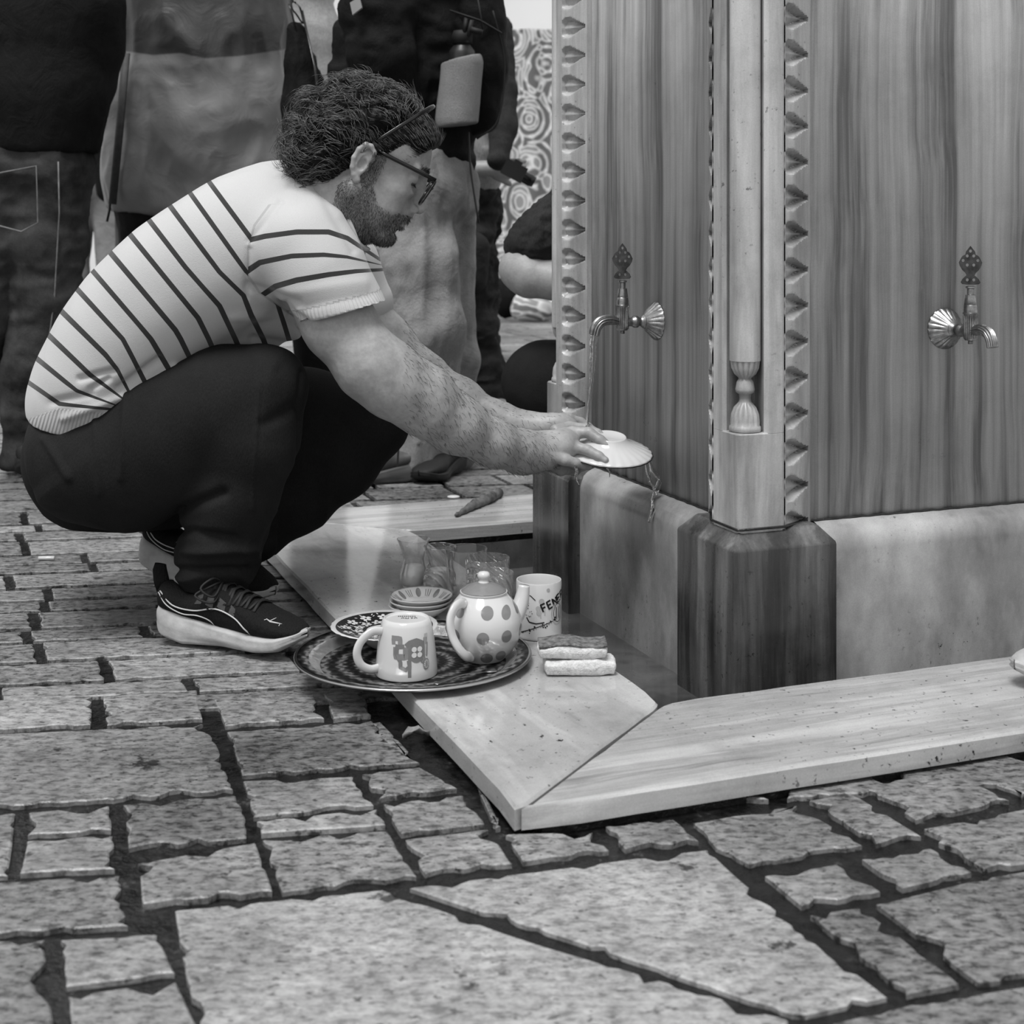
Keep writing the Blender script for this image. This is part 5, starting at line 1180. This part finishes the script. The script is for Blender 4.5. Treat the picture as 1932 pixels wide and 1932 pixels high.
mb = MB(); p = G(92, 1053, .005); mb.lathe([(.0, -.022), (.0042, -.022), (.0042, -.004), (.0044, .012), (.0040, .0125), (0, .0125)], 14, M=Matrix.Rotation(math.pi/2, 4, 'Y'), cap=False); o = mb.build('cigarette_butt', M['china']); o.location = p; tag(o, 'cigarette butt lying on the paving at the far left', 'litter')
mb = MB(); V_ = []; F_ = []
for i in range(9):
    for j in range(5):
        u, v_ = i/8, j/4-.5; w_ = .016*math.sin(math.pi*min(1, u*.98+.02))**.8; V_.append(((u-.5)*.045, v_*2*w_*.5, .006+.006*math.sin(u*4)+.008*abs(v_)*2+.002*math.sin(i*2+j)))
for i in range(8):
    for j in range(4): a = i*5+j; F_.append((a, a+5, a+6, a+1))
mb.add(V_, F_); lf = mb.build('dead_leaf', pm('dry leaf', 90, 150, 60, rough=.7)); lf.location = G(787, 1398, .0); lf.rotation_euler = (0, 0, .5); md = lf.modifiers.new('th', 'SOLIDIFY'); md.thickness = .0008; tag(lf, 'crumpled dead leaf in the joint beside the kerb slab edge', 'leaf')
o = make_shoe('white_trainer', (1.035, 2.33, .036), math.radians(-161), 0, .285, None, True); tag(o, 'toe of a white trainer on the kerb at the right edge of the picture', 'shoe')
# ---------------------------------------------------------------- people standing behind
def cl_mesh(name, chains, Y, par, mat, h=.010, k=.05, fold=(.006, (9, 9, 4)), seed=1, cuts=(), attr=None, depth=.75, thick=None):
    """chains of (px,py,r_px[,dY]) at depth Y; widened to a body by parallel copies"""
    pts = []
    for c in chains:
        pts += [w4(p[0], p[1], Y+(p[3] if len(p) > 3 else 0), p[2]) for p in c]
    A = np.array(pts); lo = (A[:, :3]-A[:, 3:4]).min(0)-.04; hi_ = (A[:, :3]+A[:, 3:4]).max(0)+.04
    s = SDF(lo, hi_, h)
    for c in chains:
        L = [w4(p[0], p[1], Y+(p[3] if len(p) > 3 else 0), p[2]) for p in c]
        if len(L) == 1: L = L*2
        s.chain(L, k)
    for p, nrm, l_, h__ in cuts: s.cut(p, nrm, l_, h__)
    V, Q = s.mesh(); V = folds(V, Q, fold[0], fold[1], seed); V = folds(V, Q, fold[0]*.5, tuple(x*2.3 for x in fold[1]), seed+9)
    at = attr(V) if attr else None
    o = mk(name, V-np.array(par.location)[None, :], Q, mat, par, attrs=at); return o
def strip(name, P, wd, th_, mat, par):
    """flat webbing strap"""
    mb = MB(); mb.tube(catmull(P, 6), wd/2, 8, flat=th_/wd, up=(0, 1, 0)); o = mb.build(name, mat, par); o.data.transform(Matrix.Translation(-par.location)); return o
def head_hands(par, Y, hx, face, hands=(), hair=True, neck=None):
    p = W(hx, 0, Y); zt = 1.60; s = SDF((p.x-.3, Y-.25, 1.25), (p.x+.3, Y+.3, 1.85), .007)
    f = Vector((math.cos(face), math.sin(face), 0)); c = Vector((p.x, Y, zt))
    s.ell(tuple(c), (.082, .092, .115)); s.ell(tuple(c+f*.045+Vector((0, 0, -.05))), (.055, .055, .065), k=.03); s.cone(tuple(c+Vector((0, 0, -.06))), tuple(c+Vector((0, 0, -.22))), .055, .062, .03)
    s.cone(tuple(c+f*.095+Vector((0, 0, -.005))), tuple(c+f*.112+Vector((0, 0, -.03))), .008, .013, .01)
    sd_ = Vector((-f.y, f.x, 0))
    for q in (-1, 1): s.ell(tuple(c+sd_*q*.085+Vector((0, 0, -.015))), (.018, .018, .030)); s.ell(tuple(c+f*.088+sd_*q*.032+Vector((0, 0, .012))), (.012, .012, .008), k=.008, mode='s')
    V, Q = s.mesh(); Vs, Qs = [V], [Q]; nn = len(V)
    for (hx_, hy_, r_, ang) in hands:
        c = W(hx_, hy_, Y-.12 if True else Y); a = math.radians(ang); d = Vector((math.cos(a), 0, -math.sin(a))); u = Vector((d.z, 0, -d.x)); s2 = SDF(tuple(c-Vector((.16, .1, .16))), tuple(c+Vector((.16, .1, .16))), .0045)
        s2.cone(tuple(c-d*.06), tuple(c), .028, .030, .02); s2.ell(tuple(c+d*.03), (.042, .022, .042), k=.02)
        for i in range(4): o_ = u*(.027-i*.018); s2.cone(tuple(c+d*.05+o_), tuple(c+d*.085+o_+Vector((0, -.012, 0))), .0095, .009, .004); s2.cone(tuple(c+d*.085+o_+Vector((0, -.012, 0))), tuple(c+d*.105+o_+Vector((0, .012, 0))), .009, .0075, .004)
        s2.cone(tuple(c+d*.0+u*.03), tuple(c+d*.05+u*.055), .011, .009, .008)
        q0, q1 = tuple(W(925, 40, Y-.05)), tuple(W(948, 210, Y-.18))
        arm = SDF(tuple(np.minimum(c-d*.2, (c.x-.2, Y-.4, 0))), (c.x+.2, Y+.15, 1.62), .007); arm.chain([(p.x, Y, 1.5, .06), (q0[0], q0[1], q0[2], .05), (q1[0], q1[1], q1[2], .035), (c.x, c.y, c.z, .028)], .02)
        V, Q = arm.mesh(); Vs.append(V); Qs.append(Q+nn); nn += len(V)
        V, Q = s2.mesh(); Vs.append(V); Qs.append(Q+nn); nn += len(V)
    V = np.concatenate(Vs); o = mk('body', V-np.array(par.location)[None, :], np.concatenate(Qs), M['skin'], par)
    if hair:
        c = Vector((p.x, Y, zt)); s = SDF((p.x-.2, Y-.2, 1.4), (p.x+.2, Y+.2, 1.8), .008); s.ell(tuple(c-f*.012+Vector((0, 0, .022))), (.094, .102, .112)); s.ell(tuple(c+f*.10+Vector((0, 0, -.03))), (.08, .08, .09), k=.01, mode='s'); s.ell(tuple(c+Vector((0, 0, -.15))), (.14, .14, .10), k=.01, mode='s')
        V, Q = s.mesh(); V = V+normals(V, Q)*(ridge(V*45, 4)*.004)[:, None]; mk('hair', V-np.array(par.location)[None, :], Q, M['hair'], par)
    return o
def boots(par, spots, mat, L=.28):
    for px_, py_, yaw in spots:
        p = G(px_, py_); o = make_shoe('shoe', (p.x, p.y, 0), math.radians(yaw), 0, L, par, True)
        o.data.materials[0] = mat
        for c in o.children:
            if c.name.startswith('sole'): c.data.materials[0] = mat
M['c_black'] = cloth('black jacket cloth', 22, 34, .75, 350, .45, crease=.9); M['denim_d'] = cloth('dark denim', 36, 84, .85, 600, .4, sc=5, crease=.7)
M['denim_l'] = cloth('light denim', 118, 158, .85, 600, .5, sc=5, crease=1.0); M['cargo'] = cloth('dark cargo cotton', 32, 48, .8, 400, .4, crease=1.0); M['puffer'] = cloth('grey padded nylon', 140, 165, .45, 200, .4, crease=.6)
M['coat_g'] = cloth('mid grey coat', 140, 180, .8, 300, .3, crease=.5); M['knit'] = cloth('charcoal knit', 44, 58, .9, 260, .5)
n = N('two tone rain jacket'); t = n.attr('tone'); a = n.noise(5, None, 4); wv = n.noise(9, None, 6, .6, 1.4)
col = n.mix(n.ramp(t, [(.47, 0), (.53, 1)]), n.ramp(a, [(.3, g(108)), (.7, g(124))]), n.ramp(a, [(.3, g(50)), (.7, g(62))])); n.base(col).put(Roughness=.42); n.bump(wv, .35, .012); M['rain'] = n.m
# A: man in black jacket and dark jeans, seen from behind
Y = 4.30
A = empty('person', (W(60, 880, Y).x, Y, 0)); tag(A, 'person seen from behind in black jacket and dark jeans at the left edge', 'person', 'bystanders behind')
def hem(Y, y0, y1, x0=0, x1=100): a, b = W(x0, y0, Y), W(x1, y1, Y); d = b-a; return (a, (-d.z if False else d.z*0, 0, -1), (-9, -9, -1), (9, 9, 3))
cl_mesh('jacket', [[(0, -140, 95), (10, 40, 105), (20, 170, 105), (25, 250, 100)], [(110, -140, 95), (105, 40, 105), (95, 170, 105), (90, 250, 98)], [(10, -150, 70), (-70, 0, 60), (-110, 150, 50)], [(140, -150, 68), (165, 10, 60), (170, 90, 50, .02), (160, 150, 42, .04), (140, 180, 32, .05)]], Y, A, M['c_black'], cuts=[(W(60, 288, Y), (0, 0, -1), (-9, -9, 0), (9, 9, W(60, 270, Y).z))], seed=3)
cl_mesh('jeans', [[(30, 300, 92), (85, 300, 88)], [(98, 330, 76), (92, 450, 66), (86, 560, 56), (62, 700, 45), (40, 860, 40)], [(20, 330, 80), (-30, 560, 60), (-60, 700, 48), (-75, 870, 42)]], Y, A, M['denim_d'], k=.03, fold=(.014, (7, 7, 9)), seed=5, cuts=[(W(60, 884, Y), (0, 0, -1), (-9, -9, -.2), (9, 9, .3))])
mb = MB()
def on(px_, py_, Y_, r=0): return W(px_, py_, Y_)
pk = [(-20, 330), (68, 313), (72, 420), (40, 437), (-5, 425)]
mb.tube([W(x, y, Y-.150-(.012 if x > 30 else .02)) for x, y in pk], .0022, 5); mb.tube([W(110, 305, Y-.135), W(112, 400, Y-.115), W(103, 560, Y-.09), W(85, 700, Y-.075), W(65, 850, Y-.07)], .0022, 5)
o = mb.build('seam_stitching', pm('faded denim thread', 95, 130, 40), A); o.data.transform(Matrix.Translation(-A.location))
boots(A, [(45, 905, 85), (-75, 905, 95)], M['blackmatte']); head_hands(A, Y, 60, math.pi/2)
# B: person in two tone rain jacket
Y = 4.85
B = empty('person', (W(370, 880, Y).x, Y, 0)); tag(B, 'person with folded arms in two-tone grey rain jacket and black trousers, behind the squatting man', 'person', 'bystanders behind')
def toneB(V): x, y = px_of(V); yy = np.interp(x, [200, 245, 290, 340, 385, 450, 560], [92, 98, 104, 100, 110, 106, 90]); return {'tone': np.clip(.5-(y-yy)/60, 0, 1)}
jk = cl_mesh('rain_jacket', [[(300, -120, 90), (310, 40, 85), (300, 200, 88), (295, 330, 84), (295, 370, 82)], [(430, -120, 100), (440, 60, 100), (445, 200, 92), (450, 330, 86), (455, 370, 84)], [(370, -60, 110), (372, 100, 110), (375, 250, 110), (372, 360, 95)]], Y, B, M['rain'], k=.07, fold=(.017, (5, 5, 3)), seed=12, attr=toneB, cuts=[(W(370, 401, Y), (-.06, 0, -1), (-9, -9, 0), (9, 9, W(60, 360, Y).z))])
cl_mesh('sleeve', [[(250, -150, 58, -.05), (212, -40, 52, -.14), (208, 34, 44, -.20), (250, 50, 46, -.22), (330, 52, 50, -.22), (430, 22, 54, -.20), (520, -70, 56, -.12)]], Y, jk, M['rain'], k=.04, fold=(.008, (9, 9, 9)), seed=14, attr=lambda V: {'tone': np.ones(len(V))}).location = -B.location+B.location
mb = MB(); mb.tube([W(238, 100, Y-.19), W(226, 240, Y-.19), W(212, 385, Y-.17)], .013, 8, flat=.35, up=(0, 1, 0)); o = mb.build('zip_facing', pm('dark zip tape', 50, 66, 60), jk); o.data.transform(Matrix.Translation(-B.location))
for pp_ in range(2):
  mb = MB()
  if pp_ == 0: mb.tube([W(283, 185, Y-.17), W(288, 225, Y-.17), W(276, 272, Y-.172)], .003, 6)
  else: mb.tube([W(208, 378, Y-.15), W(207, 395, Y-.15), W(202, 418, Y-.15)], .004, 6)
  o = mb.build('zip_pull', M['blackmatte'], jk); o.data.transform(Matrix.Translation(-B.location))
mb = MB(); mb.tube([W(286, 235, Y-.168), W(284, 335, Y-.165)], .006, 6, flat=.3, up=(0, 1, 0)); o = mb.build('pocket_welt', pm('reflective grey tape', 120, 130, rough=.4), jk); o.data.transform(Matrix.Translation(-B.location))
cl_mesh('trousers', [[(300, 380, 80), (420, 380, 80)], [(300, 400, 76), (300, 600, 60), (295, 860, 45)], [(420, 400, 76), (420, 600, 60), (430, 860, 45)]], Y, B, M['c_black'], k=.03, seed=15, cuts=[(W(60, 876, Y), (0, 0, -1), (-9, -9, -.2), (9, 9, .3))])
boots(B, [(310, 895, 200), (430, 900, 200)], M['blackmatte']); head_hands(B, Y, 360, math.pi)
# black drawstring bag
bg = empty('drawstring_bag', W(570, 160, 4.45)); tag(bg, 'black cloth drawstring bag hanging beside the person in the rain jacket', 'bag')
s_ = cl_mesh('bag_cloth', [[(560, 60, 14), (566, 120, 26), (570, 200, 34), (575, 290, 38)], [(592, 150, 14), (604, 240, 18), (606, 300, 22)]], 4.45, bg, M['c_black'], h=.006, k=.02, fold=(.010, (22, 22, 1.5)), seed=21)
mb = MB(); mb.tube(catmull([W(552, -40, 4.45), W(550, 10, 4.42), W(560, 28, 4.42), W(572, 44, 4.42), W(566, 14, 4.42), W(556, 4, 4.24)], 5), .003, 6); mb.tube([W(545, 8, 4.42), W(552, 30, 4.42), W(560, 62, 4.42)], .003, 6); mb.tube([W(570, 20, 4.42), W(592, 120, 4.40), W(610, 230, 4.2)], .004, 6); mb.tube([W(548, -60, 4.46), W(552, 5, 4.45)], .004, 6)
o = mb.build('draw_cord', M['blackgloss'], bg); o.data.transform(Matrix.Translation(-bg.location))
# D: pale grey coat further back
Y = 5.3
D_ = empty('person', (W(600, 800, Y).x, Y, 0)); tag(D_, 'person in pale grey coat half hidden behind the black drawstring bag', 'person', 'bystanders behind')
cl_mesh('coat', [[(585, -30, 34), (590, 80, 50), (600, 250, 56), (600, 420, 58)], [(610, 50, 24), (622, 150, 20), (628, 220, 16, -.1)]], Y, D_, M['coat_g'], k=.04, fold=(.012, (10, 10, 2)), seed=31)
cl_mesh('trousers', [[(585, 420, 38), (585, 760, 26)], [(620, 420, 38), (618, 760, 26)]], Y, D_, M['c_black'], seed=32, k=.02); boots(D_, [(585, 800, 250), (620, 800, 280)], M['blackmatte'], .26); head_hands(D_, Y, 592, 1.2)
# E: dark jacket, light jeans, backpack
Y = 4.28
E = empty('person', (W(790, 880, Y).x, Y, 0)); tag(E, 'person in black jacket and pale loose jeans wearing a dark backpack', 'person', 'bystanders behind')
cl_mesh('jacket', [[(760, -140, 75), (770, 20, 86), (775, 150, 84), (790, 250, 74), (815, 300, 50)], [(830, -120, 70), (835, 60, 72), (838, 200, 60), (850, 300, 40)], [(700, -120, 56, -.1), (706, 20, 56, -.16), (722, 110, 52, -.18), (745, 165, 44, -.12), (770, 200, 40, -.05)], [(655, 60, 24), (660, 140, 30), (680, 200, 34)]], Y, E, M['c_black'], k=.04, fold=(.018, (7, 7, 9)), seed=41)
mb = MB(); c0 = [W(660, 5, Y-.30), W(678, -6, Y-.30), W(683, 14, Y-.30), W(665, 28, Y-.30)]; mb.add(c0+[p+Vector((0, .02, 0)) for p in c0], [(3, 2, 1, 0), (4, 5, 6, 7), (0, 1, 5, 4), (1, 2, 6, 5), (2, 3, 7, 6), (3, 0, 4, 7)]); o = mb.build('sleeve_patch', pm('grey patch', 140, 150), E, smooth=False); o.data.transform(Matrix.Translation(-E.location))
cl_mesh('jeans', [[(790, 330, 84), (815, 350, 78)], [(770, 360, 84), (772, 500, 82, -.04), (790, 620, 68, -.05), (800, 740, 56, -.05), (790, 870, 46, -.05)], [(830, 360, 60, .1), (822, 520, 56, .12), (845, 680, 42, .12), (858, 840, 36, .12)]], Y, E, M['denim_l'], k=.03, fold=(.024, (8, 8, 3.2)), seed=44, cuts=[(W(60, 891, Y), (0, 0, -1), (-9, -9, -.2), (9, 9, .3))])
mb = MB(); mb.tube([W(712, 470, Y-.33), W(735, 600, Y-.27), W(758, 720, Y-.22), W(750, 880, Y-.19)], .003, 5); o = mb.build('side_seam', pm('denim seam', 80, 100), E); o.data.transform(Matrix.Translation(-E.location))
boots(E, [(800, 906, 200)], pm('brown boot leather', 70, 96, 12, rough=.6), .30); boots(E, [(865, 886, 250)], M['blackmatte'], .28); head_hands(E, Y, 760, math.pi)
bp = empty('backpack', W(890, 130, Y)); tag(bp, 'dark backpack with grey side pocket worn by the person in pale jeans', 'backpack')
bk = cl_mesh('pack_body', [[(895, -80, 48, -.02), (900, 40, 52, -.02), (902, 130, 52, -.02), (895, 205, 50, -.02)], [(870, -60, 40), (865, 60, 46), (862, 170, 44), (868, 225, 38)]], Y, bp, M['c_black'], h=.008, k=.03, fold=(.006, (10, 10, 10)), seed=51)
s = SDF(tuple(W(800, 260, Y-.22)-Vector((0, .12, 0))), tuple(W(925, 90, Y-.12)+Vector((0, .1, 0))), .004)
s.cone(W(872, 120, Y-.15), W(862, 225, Y-.15), .058, .060, .01); s.cut(W(868, 112, Y-.15), (-.25, 0, 1), (-9, -9, -9), (9, 9, 9)); s.cut(W(862, 236, Y-.15), (.1, 0, -1), (-9, -9, -9), (9, 9, 9))
V, Q = s.mesh(); V = folds(V, Q, .0015, (20, 20, 8), 3); mk('mesh_pocket', V-np.array(bp.location), Q, cloth('grey stretch mesh', 125, 140, .8, 700, .5), bp)
mb = MB(); mb.tube([W(850, 20, Y-.13), W(905, 38, Y-.16), W(945, 62, Y-.12)], .010, 8, flat=.3); mb.tube([W(900, -10, Y-.15), W(912, 60, Y-.16)], .008, 8, flat=.3); mb.tube([W(888, 55, Y-.18), W(910, 62, Y-.18)], .014, 8, flat=.6); mb.tube(catmull([W(884, 250, Y-.14), W(888, 320, Y-.15), W(903, 420, Y-.15)], 5), .012, 8, flat=.25); mb.tube(catmull([W(930, 20, Y-.12), W(952, 120, Y-.1), W(940, 225, Y-.1), (W(900, 262, Y-.11))], 6), .003, 6)
o = mb.build('webbing_strap', M['blackmatte'], bp); o.data.transform(Matrix.Translation(-bp.location))
bo = empty('water_bottle', W(872, 104, Y-.15)); tag(bo, 'dark water bottle with loop cap standing in the side pocket of the backpack', 'bottle')
mb = MB(); mb.lathe([(.0, -.10), (.036, -.10), (.038, .0), (.036, .012), (.024, .028), (.022, .036)], 28); mb.build('flask', pm('dark satin steel', 52, 62, rough=.35, metal=.5), bo)
mb = MB(); mb.lathe([(.0, .030), (.029, .032), (.029, .055), (.024, .068), (.0, .070)], 24, cap=False); mb.tube([(.018, -.02, .05), (.028, -.02, .095), (.012, -.02, .100), (.006, -.02, .06)], .007, 8); mb.build('cap', M['blackmatte'], bo)
# F: cargo trousers, padded hem, taking pictures
Y = 5.4
Fp = empty('person', (W(890, 780, Y).x, Y, 0)); tag(Fp, 'person in dark cargo trousers and grey padded coat holding a camera', 'person', 'bystanders behind')
cl_mesh('padded_coat', [[(905, 60, 46), (905, 200, 46), (902, 330, 44)], [(875, 100, 40), (872, 330, 38)]], Y, Fp, M['puffer'], k=.03, fold=(.010, (8, 8, 14)), seed=61, cuts=[(W(900, 360, Y), (0, 0, -1), (-9, -9, 0), (9, 9, W(60, 340, Y).z))])
cl_mesh('sleeve', [[(930, 60, 36, -.1), (945, 170, 27, -.15), (950, 240, 24, -.2), (940, 300, 20, -.25)]], Y, Fp, M['knit'], k=.02, fold=(.006, (12, 12, 12)), seed=62)
cl_mesh('cargo_trousers', [[(888, 370, 46)], [(905, 370, 34, .05), (905, 560, 26, .1), (918, 700, 22, .1), (930, 748, 20, .1)], [(882, 380, 42), (886, 500, 42, -.02), (896, 600, 38, -.02), (908, 690, 32), (912, 740, 28), (905, 765, 24)]], Y, Fp, M['cargo'], h=.008, k=.03, fold=(.020, (9, 9, 13)), seed=63)
cl_mesh('cargo_pocket', [[(888, 470, 34, -.10), (888, 520, 34, -.10)]], Y, Fp, M['cargo'], h=.007, k=.02, fold=(.004, (9, 9, 13)), seed=64)
boots(Fp, [(915, 795, 300), (938, 770, 300)], pm('grey suede', 90, 110, rough=.8), .27); head_hands(Fp, Y, 890, 0.2, hands=[(935, 318, 0, 0)])
cm = empty('camera_body', W(967, 322, Y-.35)); cm.name = 'compact_camera'; tag(cm, 'small black camera held out by the person in the padded coat', 'camera')
mb = MB(); Rm = Matrix.Rotation(math.radians(28), 4, 'Y'); mb.box((-.035, -.02, -.026), (.045, .02, .03), M=Rm); mb.box((-.01, -.016, .028), (.02, .016, .040), M=Rm); mb.build('camera_case', M['blackgloss'], cm, smooth=False)
mb = MB(); mb.lathe([(.020, -.0), (.022, .03), (.018, .045), (0, .045)], 20, M=Rm @ Matrix.Rotation(math.pi/2, 4, 'Y') @ Matrix.Translation((0, 0, .04)), cap=False); mb.build('lens', M['blackgloss'], cm)
# G: second squatting person at the far side of the fountain
Y = 3.98
Gp = empty('person', (W(1080, 900, Y).x, Y, 0)); tag(Gp, 'person squatting behind the fountain with only bent arm and dark knee showing', 'person', 'bystanders behind')
cl_mesh('pullover', [[(1150, 330, 78), (1180, 480, 86), (1190, 620, 92)], [(1090, 390, 52, -.05), (1050, 430, 50, -.05), (1015, 455, 42, -.05), (995, 470, 38, -.05)]], Y, Gp, M['knit'], h=.006, k=.05, fold=(.0065, (26, 26, 26)), seed=71)
s = SDF(tuple(W(930, 600, Y)-Vector((0, .25, 0))), tuple(W(1230, 160, Y)+Vector((0, .2, 0))), .005); s.chain([w4(1150, 300, Y, 40), w4(1110, 400, Y, 38), w4(1040, 455, Y-.04, 34), w4(1000, 478, Y-.05, 35), w4(982, 508, Y-.06, 36), w4(1000, 524, Y-.08, 34), w4(1050, 530, Y-.10, 33), w4(1100, 545, Y-.10, 26)], .03)
V, Q = s.mesh(); Vh = []; Qh = []; c = W(1150, 262, Y); s.ell(tuple(c+Vector((0, 0, .03))), (.10, .08, .12)); s.cone(tuple(c), tuple(c-Vector((0, 0, .15))), .055, .06, .02); s.cone(tuple(c+Vector((-.1, 0, .02))), tuple(c+Vector((-.112, 0, 0))), .01, .012); V, Q = s.mesh(); Vh.append(V); Qh.append(Q)
mk('body', np.concatenate(Vh)-np.array(Gp.location)[None, :], np.concatenate(Qh), M['skin'], Gp)
cl_mesh('trousers', [[(1200, 780, 95), (1120, 740, 86), (1035, 722, 72), (1022, 720, 66)], [(1022, 724, 62), (1060, 800, 54), (1090, 880, 44)]], Y, Gp, M['trouser'], h=.008, k=.04, fold=(.004, (8, 8, 6)), seed=73)
boots(Gp, [(1210, 925, 185)], M['blackmatte'])
# H: far passers-by seen in the gaps
def far(label, Y, cx, top_m, leg_m, face=0.0, bag=None, sc=1.0):
    r = F/Y/1000.0; e_ = empty('person', (W(cx, 400, Y).x, Y, 0)); tag(e_, label, 'person', 'bystanders behind')
    def pz(x, z, rr, dy=0): return (cx+x*F/Y, HZ-(z-CH)*F/Y, rr*F/Y, dy)
    cl_mesh('coat', [[pz(-.06, 1.38, .12), pz(-.06, .95, .14)], [pz(.06, 1.38, .12), pz(.06, .95, .14)], [pz(-.20, 1.36, .06), pz(-.25, 1.1, .055), pz(-.22, .85, .045)], [pz(.20, 1.36, .06), pz(.25, 1.1, .055), pz(.22, .85, .045)]], Y, e_, top_m, h=.014, seed=int(cx) % 50)
    cl_mesh('trousers', [[pz(-.09, .88, .10), pz(-.10, .45, .075), pz(-.10, .10, .06)], [pz(.09, .88, .10), pz(.10, .45, .075), pz(.10, .10, .06)]], Y, e_, leg_m, h=.014, k=.02, seed=int(cx) % 40)
    p = e_.location
    for sx_ in (-.1, .1): o = make_shoe('shoe', (p.x+sx_, p.y, 0), face, 0, .27, e_, True); o.data.materials[0] = M['blackmatte']
    head_hands(e_, Y, cx, face); return e_
far('distant person in pale clothes seen between the black jacket and the rain jacket', 7.2, 176, M['coat_g'], M['denim_l'], 1.0)
far('distant person in dark clothes behind the zip of the rain jacket', 6.4, 300, M['c_black'], M['denim_d'], 2.0)
# ---------------------------------------------------------------- far end of the square
n = N('pale plaster'); n.base(n.ramp(n.noise(.8, None, 4), [(.3, g(222)), (.7, g(240))])).put(Roughness=.9); M['plaster'] = n.m
mb = MB(); mb.box((-9, 12.0, -.01), (9, 12.3, 5.0)); o = mb.build('wall_back', M['plaster'], smooth=False); tag(o, kind='structure')
n = N('swirling printed textile'); c = n.co((1, 1, 1)); v = n.n('TexVoronoi'); v.inputs['Scale'].default_value = 3.2; v.feature = 'F1'; n.l(c, v.inputs[0]); wv = n.n('TexWave', wave_type='RINGS'); wv.inputs['Scale'].default_value = 3.5; wv.inputs['Distortion'].default_value = 9; wv.inputs['Detail'].default_value = 3; n.l(c, wv.inputs[0])
f = n.math('ADD', n.math('MULTIPLY', n.math('SINE', n.math('MULTIPLY', v.outputs['Distance'], 34.0)), .35), n.math('MULTIPLY', wv.outputs['Fac'], .6)); n.base(n.ramp(f, [(.05, g(105)), (.3, g(185)), (.5, g(232)), (.75, g(150))])).put(Roughness=.9); M['textile'] = n.m
def hang(label, x0, x1, z0, z1, Y, sd_):
    V_ = []; F_ = []; nx, nz = 24, 20
    for k in (0, 1):
        for j in range(nz+1):
            for i in range(nx+1): u = i/nx; V_.append((x0+(x1-x0)*u, Y+.03*math.sin(u*14+sd_+j*.05)+.012*k, z0+(z1-z0)*j/nz))
    m_ = (nx+1)*(nz+1)
    for k in (0, 1):
        for j in range(nz):
            for i in range(nx): a = k*m_+j*(nx+1)+i; q = (a, a+1, a+nx+2, a+nx+1); F_.append(q if k == 0 else q[::-1])
    o = mk('hanging_textile', V_, F_, M['textile']); tag(o, label, 'textile', 'patterned textiles at the back'); return o
hang('large pale textile with swirling pattern hanging far behind, left of the fountain', W(915, 0, 11.2).x, W(1048, 0, 11.2).x, .02, 2.15, 11.2, 1.0)
hang('second swirling patterned textile hidden mostly by the fountain', W(1060, 0, 11.3).x, W(1300, 0, 11.3).x, .02, 2.3, 11.3, 3.0)
bxs = empty('striped_cushion', W(1015, 600, 10.2)); tag(bxs, 'pale striped cushion on the ground below the hanging textile', 'cushion')
s = SDF((-.25, -.15, -.05), (.25, .15, .3), .012); s.cone((-.12, 0, .06), (.12, 0, .10), .07, .07, .03); s.ell((0, 0, .10), (.18, .08, .12), k=.03); V, Q = s.mesh(); mk('cushion_cover', V, Q, M['textile'], bxs)
bxs.location.z = .02
pebble('dark_sack', 'dark sack standing on the ground below the hanging textile', 'sack', Vector((W(955, 0, 10.4).x, 10.4, .16)), (.10, .10, .16), M['c_black'])
